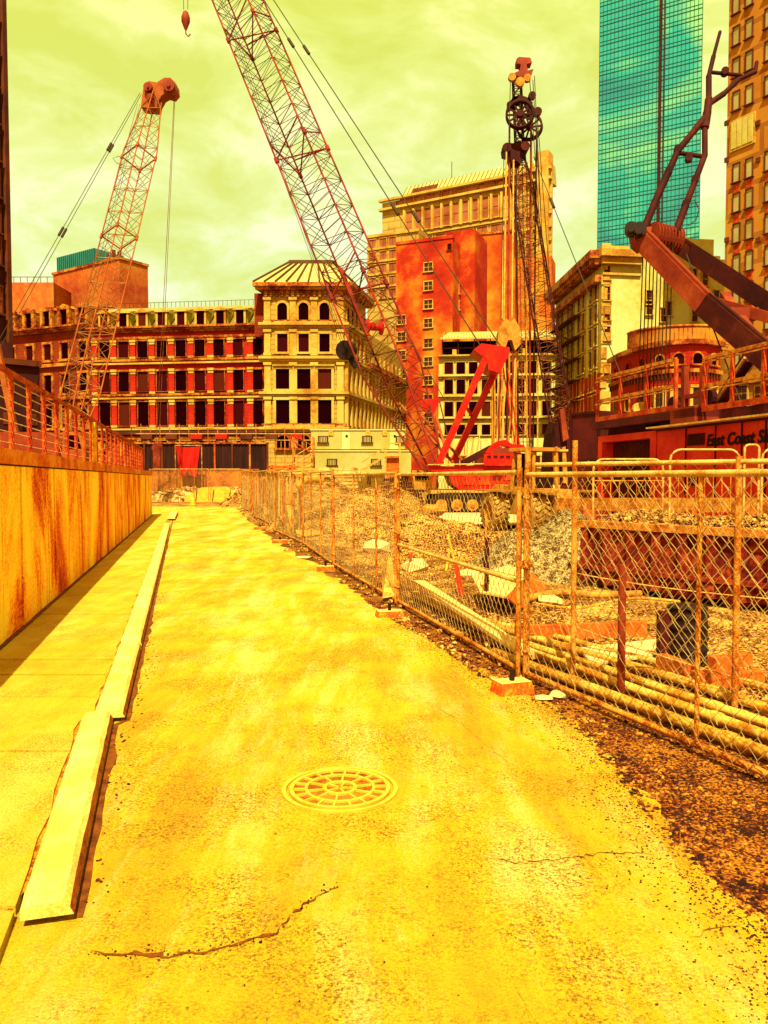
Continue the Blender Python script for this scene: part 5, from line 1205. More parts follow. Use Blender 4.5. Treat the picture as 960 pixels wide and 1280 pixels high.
mb = MB(); mb.path([J(858,255), J(868,250), J(874,262), J(870,275), J(860,282)], .018, 5); mb.build('loose_cable', 'rope', hoist)
for k in range(9):
    x0_ = 804+k*4.6; x1_ = 797+k*4.7; rope(hoist, [P(x0_, 306-k*.5, 25), P(x1_, 518, 26.6)], .02)
mb = MB(); mb.bar(P(797, 518, 26.6), P(836, 516, 26.6), .25, .3); mb.disc(P(800,512,26.5), (0,1,0), .25, .2, 14); mb.build('cable_anchor', 'rigyel', hoist)
rope(hoist, [P(858, 318, 24.5), P(886, 396, 23.5), P(940, 540, 21)], .022)
mb = MB(); mb.bar(P(936, 447, 21.6), P(884, 528, 23.8), .22, .3); mb.bar(P(931, 447, 21.4), P(879, 526, 23.6), .06, .06, 1); mb.build('raking_strut', ['rigdark', 'galv_l'], hoist)

# ---------------------------------------------------------------- slurry plant containers along the right
pl = Facade('slurry_plant', 'long red slurry plant container lettered East Coast Slurry with railed deck above', 'container', GX(748, 28.5), GX(960, 19.8)+(GX(960, 19.8)-GX(748, 28.5))*.55)
def up(px, py): return pl.uz(px, py)
mb = MB(); uA = up(748, 560)[0]; uB = up(821, 545)[0]; zA = up(821, 538)[1]; zTop = up(900, 527)[1]
def fbox(mb, u0, u1, y0, y1, z0, z1, m=0): mb.box(u0, u1, y0, y1, z0, z1, m)
z0 = .55
# open bay
mb = MB(); fbox(mb, uA, uA+.3, -.02, 2.4, z0, zA); fbox(mb, uB-.35, uB, -.02, 2.4, z0, zA); fbox(mb, uA+.3, uB-.35, -.02, 2.4, zA-.22, zA); fbox(mb, uA+.3, uB-.35, -.02, 2.4, z0, z0+.25); pl.build(mb, 'bay_frame', 'plant')
mb = MB(); fbox(mb, uA+.3, uB-.35, .5, 2.4, z0+.25, zA-.22)
for k in range(26): x = uA+.35+k*(uB-uA-.75)/25; mb.box(x-.045, x+.045, .42, .5, z0+.25, zA-.22)
pl.build(mb, 'bay_curtain', 'maroon')
mb = MB(); fbox(mb, uB+.02, pl.L, 0, 2.4, z0, zTop); pl.build(mb, 'container_body', 'plant')
mb = MB()
for px in (858, 895, 928, 958, 1010):
    x = up(px, 540)[0]; mb.box(x-.02, x+.02, -.03, .02, z0, zTop-.02)
mb.box(uB, pl.L, -.05, .02, zTop-.09, zTop+.0); pl.build(mb, 'panel_joints', 'maroon')
for (xa_, xb_, ya_, yb_) in ((861, 881, 543, 556), (863, 879, 590, 607)):
    u0, za = up(xa_, ya_); u1, zb__ = up(xb_, yb_); mb = MB(); mb.box(u0, u1, -.05, .02, min(za, zb__), max(za, zb__))
    for k in range(5): z = min(za, zb__)+(abs(za-zb__))*(k+.3)/5; mb.box(u0+.03, u1-.03, -.1, -.04, z, z+.02)
    pl.build(mb, 'louvre', 'maroon')
ux, zx = up(884, 557.5)
cu = bpy.data.curves.new('lettering', 'FONT'); cu.body = 'East Coast Slurry'; cu.size = .45; cu.extrude = .006; cu.shear = .22; cu.offset = .014; cu.space_character = 1.04
to = bpy.data.objects.new('lettering', cu); C.objects.link(to); dg = bpy.context.evaluated_depsgraph_get(); me = bpy.data.meshes.new_from_object(to.evaluated_get(dg)); bpy.data.objects.remove(to)
me.materials.clear(); me.materials.append(M['text']); to = bpy.data.objects.new('lettering', me); C.objects.link(to); to.parent = pl.t; to.location = (ux, -.035, zx); to.rotation_euler = (R(90), 0, 0); to.scale = (.98, 1, 1)
# deck and rails
dk = up(800, 521)[1]; ud0 = up(754, 528)[0]
mb = MB(); mb.box(ud0-.3, up(880, 520)[0], -.3, 2.6, dk-.25, dk); mb.box(up(905, 520)[0], pl.L, -.15, 2.6, zTop+.02, zTop+.3); pl.build(mb, 'deck_beam', 'maroon')
mb = MB(); mb.box(ud0, ud0+2.5, .2, 2.2, zA, dk-.26); mb.box(up(821,530)[0], up(862,530)[0], .1, 2.2, zTop, dk-.25); pl.build(mb, 'deck_support', 'maroon')
mb = MB(); mb.box(up(822,530)[0], pl.L, -.4, -.02, zTop-.02, zTop+.03); pl.build(mb, 'ledge', 'galv_l')
def rail(u0, u1, zb_, hgt, posts, name='deck_railing'):
    mb = MB()
    for k in range(posts): x = u0+(u1-u0)*k/(posts-1); mb.bar((x, -.22, zb_), (x, -.22, zb_+hgt), .09, .09, 1)
    for f_ in (.48, 1.0): 
        mb.bar((u0, -.22, zb_+hgt*f_), (u1, -.22, zb_+hgt*f_), .07, .1, 0); mb.bar((u0, -.3, zb_+hgt*f_-.12), (u1, -.3, zb_+hgt*f_-.12), .03, .04, 0)
    mb.bar((u0, -.25, zb_+.08), (u1, -.25, zb_+.08), .04, .16, 1)
    pl.build(mb, name, ['galv', 'iron'])
rail(up(754, 500)[0], up(853, 500)[0], dk, 1.5, 4); rail(up(889, 500)[0], pl.L, zTop+.3, 1.45, 7)
mb = MB()
for px in (852, 875): x = up(px, 500)[0]; mb.bar((x, .1, zTop), (x, .1, up(px, 458)[1]), .16, .16)
x0_, x1_ = up(852, 500)[0], up(875, 500)[0]; mb.bar((x0_, .1, dk+.4), (x1_, .1, dk+.4), .12, .12); mb.box(x0_-.1, x1_+.2, -.3, .5, zTop, zTop+.5); pl.build(mb, 'pump_frame', 'rigrust')
mb = MB(); x, z = up(826, 506); mb.disc((x, .5, dk+.25), (0,1,0), .3, .2, 14); mb.disc((x+2.0, .3, dk+.3), (0,1,0), .28, .15, 14); pl.build(mb, 'hose_reel', 'rigdark')
# end box
e = Facade('dark_end_box', 'dark maroon steel box standing at the far end of the red slurry plant', 'box', GX(714, 31.5), GX(749, 30.2))
z1 = P(730, 514, 30.5).z; mb = MB(); mb.box(0, e.L, 0, 3, 0, z1)
e.build(mb, 'box_body', 'maroon'); mb = MB(); mb.box(-.03, e.L+.03, -.05, .02, z1-.1, z1); mb.box(-.03, e.L+.03, -.04, .02, z1-1.9, z1-1.85); mb.box(e.L-.05, e.L+.03, -.05, .02, 0, z1-.1); mb.box(-.03, .05, -.05, .02, 0, z1-.1); e.build(mb, 'edge_trim', 'rigdark')
# legs holding the plant up
for u in (.4, 3.5, 7, 10.5, 13):
    mb = MB(); mb.box(u, u+.3, .1, .4, 0, z0); mb.box(u-.1, u+.4, 0, .5, 0, .08); pl.build(mb, 'support_leg', 'maroon')
# ================================================================ SITE OBJECTS
ICO = None
def stones(name, pts, mat, label=None):
    """pts: (x,y,z,size). one mesh of angular stones"""
    t = (1+5**.5)/2; vs0 = [V(p).normalized() for p in [(-1,t,0),(1,t,0),(-1,-t,0),(1,-t,0),(0,-1,t),(0,1,t),(0,-1,-t),(0,1,-t),(t,0,-1),(t,0,1),(-t,0,-1),(-t,0,1)]]
    fs0 = [(0,11,5),(0,5,1),(0,1,7),(0,7,10),(0,10,11),(1,5,9),(5,11,4),(11,10,2),(10,7,6),(7,1,8),(3,9,4),(3,4,2),(3,2,6),(3,6,8),(3,8,9),(4,9,5),(2,4,11),(6,2,10),(8,6,7),(9,8,1)]
    vari = []
    for k in range(12):
        sx, sy, sz = random.uniform(.7, 1.3), random.uniform(.6, 1.1), random.uniform(.35, .8)
        vari.append([V((v.x*sx, v.y*sy, v.z*sz))*random.uniform(.8, 1.15) for v in vs0])
    verts, faces = [], []
    for (x, y, z, s) in pts:
        a = random.random()*6.28; ca, sa = math.cos(a)*s, math.sin(a)*s; o = len(verts)
        for v in random.choice(vari): verts.append((x+v.x*ca-v.y*sa, y+v.x*sa+v.y*ca, z+v.z*s))
        faces += [(p+o, q+o, r+o) for p, q, r in fs0]
    me = bpy.data.meshes.new(name); me.from_pydata(verts, [], faces); me.materials.append(M[mat]); o = bpy.data.objects.new(name, me); C.objects.link(o)
    o['kind'] = 'stuff'
    if label: o['label'] = label
    return o
def road_edge_x(y):
    for a, b in zip(rt[:-1], rt[1:]):
        if a.y <= y <= b.y: return a.x+(b.x-a.x)*(y-a.y)/(b.y-a.y)
    return rt[0].x if y < rt[0].y else rt[-1].x
pts = []
for k in range(9000):
    y = 1.9+9*random.random()**1.7; e0 = road_edge_x(y)-.06; x = e0+random.random()**1.3*(1.1+.12*y)
    pts.append((x, y, max(0, gh(x, y))+.003, random.uniform(.005, .018)*(1+.06*y)))
stones('gravel', pts, 'grav_dark')
pts = []
for k in range(6500):
    y = 5+34*random.random()**1.6; x = fence_x(y)+.2+random.random()*(3+y*.42)
    pts.append((x, y, gh(x, y)+.005, random.uniform(.008, .028)*(1+.03*y)))
stones('gravel', pts, 'gravel')
# loose grit on the road
pts = []
for k in range(900):
    y = 2.3+14*random.random()**1.8; xr = road_edge_x(y); x = xr-abs(random.gauss(0, .25))-.02 if random.random() < .75 else random.uniform(klx(y)+.3, xr)
    pts.append((x, y, .008, random.uniform(.002, .006)))
for k in range(5000):
    y = 2.2+7*random.random()**1.4; xr = road_edge_x(y); pts.append((xr-abs(random.gauss(0, .16)), y, .007, random.uniform(.002, .007)))
for k in range(160):
    y = 3+9*random.random(); pts.append((klx(y)+.23+abs(random.gauss(0, .06)), y, .008, random.uniform(.004, .012)))
stones('grit', pts, 'grav_dark')
# rubble along the fence foot
pts = []
for out_, w_c in CRK[:1]:
    for p in out_:
        for q_ in range(2): pts.append((p.x+random.gauss(0, .012), p.y+random.gauss(0, .02), .01, random.uniform(.002, .007)))
stones('grit', pts, 'grav_dark')
pts = []
for k in range(420):
    y = 6.5+38*random.random()**1.3; x = fence_x(y)+random.uniform(-.3, .25); pts.append((x, y, .02, random.uniform(.02, .07)))
stones('rubble', pts, 'gravel')
# ---- mounds of dirt
def mound(px, Dm, rx, ry, h, label, mat='dirt', seed=0, nst=350, st=(.02, .07)):
    c = GX(px, Dm); t = thing('dirt_mound', label, 'mound', c, 0, 'dirt and rubble mounds', local=True) if mat != 'gravelpile' else None
    mb = MB(); n = 30; vs = []
    def hh(u, v):
        r2 = math.sqrt(u*u+v*v); b = max(0, 1-r2**1.4); return h*b*(1+.35*noise.noise(V((u*2.3+seed, v*2.3, 1))))+.1*h*noise.noise(V((u*7+seed, v*7, 5)))*(b > 0)-.02
    for j in range(n+1):
        for i in range(n+1):
            u, v = -1+2*i/n, -1+2*j/n; vs.append((u*rx, v*ry, hh(u, v)))
    mb.add(vs, [(j*(n+1)+i, j*(n+1)+i+1, (j+1)*(n+1)+i+1, (j+1)*(n+1)+i) for j in range(n) for i in range(n)], 0, True)
    mb.build('dirt', mat, t); pts = []
    for k in range(int(nst*.65)):
        a = random.random()*6.28; r = random.random()**.6; u, v = r*math.cos(a), r*math.sin(a); pts.append((u*rx, v*ry, hh(u, v)+.01, random.uniform(*st)))
    s_ = stones('stones', pts, 'greygravel' if mat == 'greygravel' else 'gravel'); s_.parent = t
    return t
mound(445, 27, 3.2, 2.6, 1.35, 'mound of dirt and stones behind the middle of the long fence', seed=1, nst=900, st=(.02, .07))
mound(400, 36, 3.5, 3, 1.7, 'higher rubble mound below the office trailers', seed=4, nst=600, st=(.03, .1))
mound(478, 33, 2.6, 2.2, 1.5, 'rubble mound left of the red crane tracks', seed=7, nst=500, st=(.03, .1))
mound(535, 21, 2.4, 1.3, .75, 'low brown mound in front of the red crane tracks', seed=9, nst=300, st=(.03, .12))
mound(620, 17.5, 2.6, 1.0, .5, 'long low earth bank running below the wheel loader', seed=12, nst=300)
mound(230, 60.5, 5, 1.8, .95, 'pale rubble heap behind the cross fence at the street end', seed=15, nst=500, st=(.08, .3), mat='shrubs')
mound(290, 61.5, 3.5, 2, 1.0, 'yellow rubble heap where the two fence rows meet', seed=18, nst=300, st=(.08, .3), mat='shrubs')
mound(345, 48, 3.5, 2.5, 2.0, 'earth heap behind the wooden hoarding', seed=20, nst=300, st=(.08, .2))
t = mound(700, 14.2, 1.75, 1.5, 1.12, 'grey gravel pile sloping off the end of the rusty skip', mat='greygravel', seed=22, nst=4600, st=(.01, .022)); t['category'] = 'gravel pile'; del t['group']; t.name = 'gravel_pile'
# broken concrete and timber offcuts in the site
for i, (px, Dq, s_, lb) in enumerate(((520, 14.5, .28, 'angular concrete chunk left of the small red stake'), (585, 13.2, .2, 'squat concrete chunk behind the yellow lath'), (640, 12.2, .24, 'broken concrete chunk right of the dark thin post'), (470, 18.5, .34, 'large concrete chunk at the foot of the first dirt mound'), (690, 10.4, .16, 'grey chunk in front of the gravel pile'))):
    o = stones('concrete_chunk', [(0, 0, 0, s_)], 'slab'); q = GX(px, Dq); o.location = (q.x, q.y, .1); o['kind'] = 'thing'; tag(o, lb, 'rubble chunk', 'broken concrete chunks in the site')
# boulder
bo = stones('boulder', [(0,0,0,.62)], 'mach'); q = GX(541, 23.5); bo.location = (q.x, q.y, .75); bo['kind'] = 'thing'; tag(bo, 'rounded ochre boulder lying on the low mound before the crane', 'boulder')
# ---- rusty skip with gravel
sk = Facade('rusty_skip', 'long dark rusty steel skip heaped with gravel behind the inner fence', 'skip', GX(727, 12.5), GX(1030, 9.6))
h_ = 1.04; mb = MB(); mb.box(0, sk.L, 0, .05, 0.08, h_-.1); mb.box(0, .05, .05, 1.9, .08, h_-.1); mb.box(sk.L-.05, sk.L, .05, 1.9, .08, h_-.1); mb.box(0, sk.L, 1.9, 1.95, .08, h_-.1); mb.box(.05, sk.L-.05, .05, 1.9, .08, .14); sk.build(mb, 'skip_body', 'skip')
for k in range(9):
    mb = MB(); x = .05+k*(sk.L-.25)/8; mb.box(x, x+.12, -.08, 0, .08, h_-.1); sk.build(mb, 'side_rib', 'skip')
mb = MB(); mb.box(-.06, sk.L+.06, -.1, .1, h_-.1, h_); mb.box(-.06, sk.L+.06, 1.85, 2.0, h_-.1, h_); sk.build(mb, 'rim', 'galv')
mb = MB(); mb.box(-.02, sk.L+.02, -.1, 0, .3, .36); sk.build(mb, 'lower_rail', 'skip')
for k in range(4):
    mb = MB(); x = .5+k*sk.L/4; mb.box(x, x+.5, .1, 1.8, 0, .08); sk.build(mb, 'skid', 'skip')
pts = []
for k in range(2600):
    x, y = random.uniform(.1, sk.L-.1), random.uniform(.1, 1.85); z = h_-.08+.2*math.sin(math.pi*y/1.95)+.08*noise.noise(V((x, y, 0)))-.03*random.random(); pts.append((x, y, z, random.uniform(.02, .05)))
o = stones('gravel_load', pts, 'gravel'); o.parent = sk.t
# ---- steel barricades with rounded tops on the bank behind the skip
def hoop(xa_, xb_, yt_, D, lb):
    a, b = P(xa_, yt_, D), P(xb_, yt_, D); z0 = h_-.02; r = min(.16, (b.x-a.x)*.3); mb = MB()
    def arc(cx_, cz, s0): return [V((cx_+s0*r*math.sin(t), D, cz+r*math.cos(t))) for t in (1.5708, 1.1, .7, .35, 0)]
    pt = [V((a.x, D, z0))]+[p for p in arc(a.x+r, a.z-r, -1)]+[p for p in arc(b.x-r, b.z-r, 1)][::-1]+[V((b.x, D, z0))]
    t = thing('barricade', lb, 'barricade', (a.x, D, z0), 0, 'steel hoop barricades before the red plant'); mb.path(pt, .018, 6); mb.build('hoop_frame', 'galv_l', t)
    mb = MB(); n = max(2, int((b.x-a.x)/.13))
    for k in range(1, n): x = a.x+(b.x-a.x)*k/n; mb.tube((x, D, z0+.08), (x, D, a.z-.35), .008, 5)
    mb.tube((a.x, D, z0+.08), (b.x, D, z0+.08), .012, 5); mb.tube((a.x, D, a.z-.35), (b.x, D, a.z-.35), .012, 5); mb.build('bars', 'galv', t)
hoop(742, 829, 574, 12.9, 'hoop barricade in front of the dark open bay'); hoop(838, 925, 562, 12.0, 'wide hoop barricade below the East Coast lettering'); hoop(931, 949, 556, 11.6, 'narrow hoop frame right of the wide barricade'); hoop(953, 1020, 560, 11.3, 'hoop barricade cut by the right picture edge')
# waler beam and gravel bank in front of the plant
mb = MB(); mb.bar(P(700, 630, 17.5), P(1010, 632, 13.2), .22, .26); mb.box(0,0,0,0,0,0) if False else None
wb = mb.build('steel_beam', 'galv', org=P(850, 630, 15)); tag(wb, 'long ochre steel beam lying behind the skip at the foot of the red plant', 'beam')
for i, px in enumerate((735, 800, 870, 940)):
    Dq = 17.2-(px-700)/310*4.3; q = P(px, 636, Dq); mb = MB(); mb.box(q.x-.12, q.x+.12, Dq-.12, Dq+.12, 0, q.z-.02)
    tag(mb.build('trestle_post', 'timber_o', org=(q.x, Dq, 0)), ['first', 'second', 'third', 'fourth'][i]+' stub post under the ochre beam counted from the loader', 'post', 'stub posts under the beam')
# ---- wheel loader (seen from the rear quarter)
q = GX(667, 25.2); ld = thing('wheel_loader', 'dusty ochre wheel loader with big lugged tyres beside the gravel pile', 'loader', q, R(-60), local=True)
def tyre(x, y, r, w, steer=0):
    mb = MB(); c = V((x, y, r)); ax = V((math.sin(steer), math.cos(steer), 0))
    mb.lathe([(r*.55,-w/2),(r*.8,-w/2),(r*.93,-w*.42),(r*.97,-w*.25),(r*.98,0),(r*.97,w*.25),(r*.93,w*.42),(r*.8,w/2),(r*.55,w/2)], c, ax, 28)
    a = ax.cross(V((0,0,1))).normalized()
    for k in range(22):
        t = 2*math.pi*k/22; d = a*math.cos(t)+V((0,0,1))*math.sin(t); tn = -a*math.sin(t)+V((0,0,1))*math.cos(t)
        mb.bar(c+d*r*.97+ax*(-w*.46)-tn*.05, c+d*r*.985+ax*.02+tn*.08, .09, .07, up=tuple(d)); mb.bar(c+d*r*.985+ax*(-.02)+tn*.08+tn*.06, c+d*r*.97+ax*(w*.46), .09, .07, up=tuple(d))
    o = mb.build('tyre', 'tyre', ld)
    mb = MB(); mb.lathe([(.01,-w*.36),(r*.16,-w*.4),(r*.2,-w*.3),(r*.45,-w*.3),(r*.56,-w*.44),(r*.58,-w*.3),(r*.58,w*.3),(r*.56,w*.44),(r*.45,w*.3),(.01,w*.3)], c, ax, 22, 0, False); mb.build('rim', 'mach', o)
for x in (-.95, .95):
    tyre(x, -.8, .62, .5, R(12)); tyre(x, .8, .62, .5, R(12))
mb = MB(); mb.prism([(-1.6,.55),(1.5,.55),(1.7,.9),(1.5,1.35),(.2,1.4),(-1.4,1.5),(-1.75,1.2)], ((1,0,0),(0,0,1),(0,1,0)), (0,0,0), -.45, .45); mb.build('chassis', 'mach', ld)
mb = MB()
for x in (-.95, .95): mb.box(x-.7, x+.7, -1.08, -.5, 1.28, 1.34); mb.box(x-.7, x+.7, .5, 1.08, 1.28, 1.34)
mb.build('mudguards', 'mach', ld)
mb = MB()
for x in (-.5, .55):
    for y in (-.48, .48): mb.bar((x, y, 1.35), (x*.85, y*.85, 2.55), .08, .08)
mb.box(-.55, .6, -.55, .55, 2.55, 2.66); mb.box(-.42,.45,-.4,.4,1.35,1.8, 1); mb.box(-.46,-.44,-.4,.4,1.8,2.5,1); mb.build('cab', ['mach', 'black'], ld)
mb = MB(); mb.bar((1.4,-.3,1.2), (2.3,-.3,.7), .12, .2); mb.bar((1.4,.3,1.2), (2.3,.3,.7), .12, .2); mb.build('lift_arm', 'mach', ld)
mb = MB(); mb.prism([(2.2,.1),(3.0,.05),(2.9,.12),(2.35,.3),(2.3,.9),(2.2,.9)], ((1,0,0),(0,0,1),(0,1,0)), (0,0,0), -1.0, 1.0); mb.build('bucket', 'rigrust', ld)
mb = MB(); mb.tube((-1.2,.2,1.45), (-1.2,.2,2.1), .05, 8); mb.build('exhaust', 'black', ld)
# ---- pipes on the ground behind the near panel
pp_ = [((640,786),(1010,880),.03,'thin pipe lying farthest from the near fence'), ((640,793),(1010,905),.038,'second yellow pipe from the back of the pipe row'), ((640,802),(1010,925),.034,'middle yellow pipe of the pipe row'),
       ((640,810),(1010,943),.038,'fourth yellow pipe of the row, nearest but one'), ((655,832),(1010,966),.04,'nearest yellow pipe, running close behind the bottom rail')]
for (a, b, r_, lb) in pp_:
    a, b = G(*a, r_), G(*b, r_); d = (b-a).normalized(); a = a-d*.5; b = b+d*1.0; n = 14
    path = [a.lerp(b, k/n)+V((0,0,max(0, gh(*a.lerp(b, k/n).xy))+r_*.6)) for k in range(n+1)]
    mb = MB(); mb.path(path, r_, 10); 
    for k in (4, 9): p0 = path[k]; mb.tube(p0-d*.04, p0+d*.04, r_*1.25, 12)
    tag(mb.build('pipe', 'pipe', org=a), lb, 'pipe', 'yellow pipes laid along the near fence')
def plank(a, b, w, th, lb, mat='timber', cat='plank', up_=(0,0,1), group=None, name='plank'):
    mb = MB(); mb.bar(a, b, w, th, up=up_); return tag(mb.build(name, mat, org=(V(a)+V(b))/2), lb, cat, group)
plank(G(497, 728, .28)+SN*.3, G(652, 838, .12)+SN*.3+ST*.6, .16, .04, 'long pale plank sloping down behind the panel with the middle rail', 'ply')
plank(G(500, 742, .1)+SN*.2, G(640, 822, .06)+SN*.25, .1, .05, 'narrow second plank just below the long pale plank', 'timber')
plank(G(645, 792, .1), G(806, 786, .1), .1, .16, 'orange squared timber behind the double post', 'timber_o', 'timber', name='squared_timber')
plank(G(866, 852, .08), G(952, 850, .08), .1, .16, 'orange squared timber in front of the black drum, at the right', 'timber_o', 'timber', name='squared_timber')
plank(G(826, 828, .08), G(862, 842, .08), .1, .16, 'short orange timber beside the foot of the black drum', 'timber_o', 'timber', name='squared_timber')
plank(G(890, 832, .08), G(935, 826, .08), .1, .14, 'short orange timber right of the black drum', 'timber_o', 'timber', name='squared_timber')
def board(pts, lb, th=.02, mat='ply', z=.06):
    q = [G(x, y, z_) for x, y, z_ in pts]; mb = MB(); n = len(q); nn = (q[1]-q[0]).cross(q[2]-q[0]).normalized()*th
    mb.add([p for p in q]+[p-nn for p in q], [tuple(range(n)), tuple(range(n, 2*n))[::-1]]+[(i, (i+1) % n, n+(i+1) % n, n+i) for i in range(n)]); return tag(mb.build('board', mat, org=q[0]), lb, 'board')
board([(722,812,.05),(830,800,.05),(842,818,.05),(740,832,.05)], 'flat grey board on the gravel beyond the yellow pipes', mat='slab')
board([(590,722,.3),(634,708,.32),(664,716,.3),(632,748,.25),(600,742,.25)], 'pale plywood sheet propped on rubble in front of the red stake')
board([(632,748,.25),(664,716,.3),(684,736,.1),(650,762,.06)], 'brown board leaning from the plywood sheet to the ground', mat='timber_o')
board([(478,706,.35),(488,690,.6),(497,745,.1),(480,748,.05)], 'yellow board standing against the fence stile', mat='timber')
board([(365,650,.1),(392,645,.1),(404,668,.05),(372,672,.05)], 'weathered board lying below the curved yellow pipe', mat='timber')
# black drum
q = G(858, 833); t = thing('black_drum', 'black ribbed drum standing among orange timbers on the gravel', 'drum', q)
mb = MB(); prof = [(.01,0),(.17,0),(.18,.02)]
for k in range(5): z = .05+k*.1; prof += [(.178,z),(.19,z+.02),(.178,z+.04),(.172,z+.09)]
prof += [(.18,.54),(.17,.55),(.01,.53)]; mb.lathe(prof, q, (0,0,1), 22); mb.build('drum_body', 'black', t)
mb = MB(); mb.box(q.x-.26, q.x-.16, q.y-.05, q.y+.05, 0, .5); mb.build('side_post', 'maroon', t)
# short posts and stakes
for (px, py, yt, r_, mat, lb, D_) in ((776,872,706,.03,'rigrust','dark red post standing between the near and the inner fence',None), (608,766,672,.03,'rigdark','dark thin post behind the plank, right of the stakes',None), (607,722,650,.02,'mach','slim ochre post beyond the plywood sheet',None)):
    q = G(px, py); top = P(px, yt, q.y); mb = MB(); mb.tube((q.x,q.y,-.05), (q.x,q.y,top.z), r_, 10)
    for k in range(6): z = top.z*(k+.5)/6; mb.tube((q.x,q.y,z), (q.x,q.y,z+.025), r_*1.12, 10)
    tag(mb.build('steel_post', mat, org=q), lb, 'post')
for (a, b, w, mat, lb) in (((510,716),(515,690),.05,'stake','small red stake left of the ochre post'), ((577,744),(569,700),.07,'stake','leaning red stake above the plywood sheet'), ((557,716),(562,686),.035,'stake_y','thin yellow stake between the two red stakes'), ((568,700),(560,668),.035,'stake_y','yellow lath behind the leaning red stake')):
    q = G(*a); p = P(b[0], b[1], q.y+.05); plank(q, p, w, .02, lb, mat, 'stake', (0,1,0), 'survey stakes in the rubble', 'stake')
# hoses
def hose(pts, r_, mat, lb, name='hose', cat='hose'):
    ctl = [G(x, y, z) for x, y, z in pts]; out = []
    for i in range(len(ctl)-1):
        p0, p1, p2, p3 = ctl[max(i-1,0)], ctl[i], ctl[i+1], ctl[min(i+2, len(ctl)-1)]
        for k in range(8):
            t = k/8; out.append(.5*((2*p1)+(p2-p0)*t+(2*p0-5*p1+4*p2-p3)*t*t+(3*p1-p0-3*p2+p3)*t**3))
    out.append(ctl[-1]); mb = MB(); mb.path(out, r_, 10); return tag(mb.build(name, mat, org=out[0]), lb, cat)
hose([(612,752,.1),(640,750,.1),(660,748,.12),(700,741,.12),(752,744,.1),(800,742,.08)], .05, 'mach', 'thick ochre hose crossing the gravel behind the gate post')
hose([(655,752,.05),(720,760,.05),(790,748,.05),(850,752,.05)], .02, 'pipe', 'thin cable curving on the gravel before the skip', 'cable', 'cable')
# the curved yellow pipe seen through the fence
q = GX(362, 24.5); mb = MB(); pts = []
for k in range(13):
    a = math.pi-k*math.pi*.62/12; pts.append(V((q.x+.75+.75*math.cos(a), q.y+.1*k/12, .75+.95*math.sin(a))))
pts = [V((q.x, q.y, 0))]+pts; mb.path(pts, .13, 14)
for k in (2, 6, 10): mb.tube(pts[k], pts[k]+(pts[k+1]-pts[k]).normalized()*.06, .16, 14)
tag(mb.build('curved_pipe', 'pipe', org=q), 'big curved yellow pipe arching up behind the long fence', 'pipe')
# sagging wires tied along the fences
for (a, b, lb) in (((655,703,8.2),(1000,752,6.2),'thin wire strung across the skip behind the inner fence'), ((655,758,7.6),(1000,868,5.6),'lower thin wire running down behind the inner fence'), ((497,675,12),(700,732,8.5),'thin wire sloping over the planks')):
    a, b = P(*a), P(*b); n = 10; mb = MB(); mb.path([a.lerp(b, k/n)-V((0,0,.05*math.sin(math.pi*k/n))) for k in range(n+1)], .006, 5); tag(mb.build('wire', 'galv_l', org=a), lb, 'wire')
# ---- wooden hoarding inside the far fence
t = thing('timber_hoarding', 'row of upright yellow boards leaning inside the far end of the long fence', 'hoarding', GX(330, 32))
for k in range(46):
    y = 25+k*.46; x = fence_x(y)+.55+random.uniform(-.05, .12); 
    if random.random() < .12: continue
    hgt = random.uniform(1.5, 2.0); mb = MB(); l_ = random.uniform(-.06, .06)
    mb.bar((x, y, 0), (x+l_, y+l_, hgt), .42, .035, up=(1,0,0)); mb.build('upright_board', random.choice(['timber', 'timber', 'timber_o', 'ply']), t)
# ---- end of the street
mb = MB(); a, b = GX(188, 63), GX(322, 63); mb.box(a.x, b.x, 63, 63.4, 0, P(240, 588, 63).z); mb.box(a.x-.1, b.x+.1, 62.95, 63.45, P(240, 588, 63).z, P(240, 588, 63).z+.12)
tag(mb.build('low_brick_wall', 'lowbrick', org=GX(240, 63)), 'low orange wall behind the cross fence at the street end', 'wall')
hd = Facade('black_hoarding', 'tall black corrugated hoarding in front of the old building', 'hoarding', GX(160, 86), GX(335, 86)); zt = P(240, 555, 86).z
mb = MB(); n = 90; pts = []
for k in range(n+1): pts.append((k*hd.L/n, (0, -.12)[(k//1) % 2]))
mb.add([(x, y, z) for x, y in pts for z in (0, zt)], [(2*i, 2*i+2, 2*i+3, 2*i+1) for i in range(n)]); hd.build(mb, 'sheeting', 'hoard')
mb = MB(); mb.box(-.1, hd.L+.1, -.25, .1, zt, zt+.18); hd.build(mb, 'cap_rail', 'trim_o')
for k in range(9):
    mb = MB(); x = k*hd.L/8; mb.box(x-.09, x+.09, -.35, -.15, 0, zt+.1); hd.build(mb, 'post', random.choice(['iron', 'trim_d', 'trim_o']))
# scaffold tubes above it
t = thing('scaffold', 'thin tube scaffold and guard rails above the black hoarding', 'scaffold', GX(250, 88)); a, b = GX(165, 88), GX(392, 88)
for z in (zt+.5, zt+1.2, zt+1.9, 2.5): mb = MB(); mb.tube((a.x, 88, z), (b.x, 88, z), .045, 6); mb.build('ledger_tube', 'galv_l', t)
for k in range(20): x = a.x+(b.x-a.x)*k/19; mb = MB(); mb.tube((x, 88, 0), (x, 88, zt+2.0+.3*(k % 2)), .045, 6); mb.build('upright_tube', 'galv', t)
for k in range(7): x = a.x+(b.x-a.x)*(k*2.6+1)/19; mb = MB(); mb.box(x, x+1.3, 87.7, 88.6, zt+.62, zt+1.15); mb.build('debris_panel', random.choice(['trim_d', 'fac_red', 'trim_y']), t)
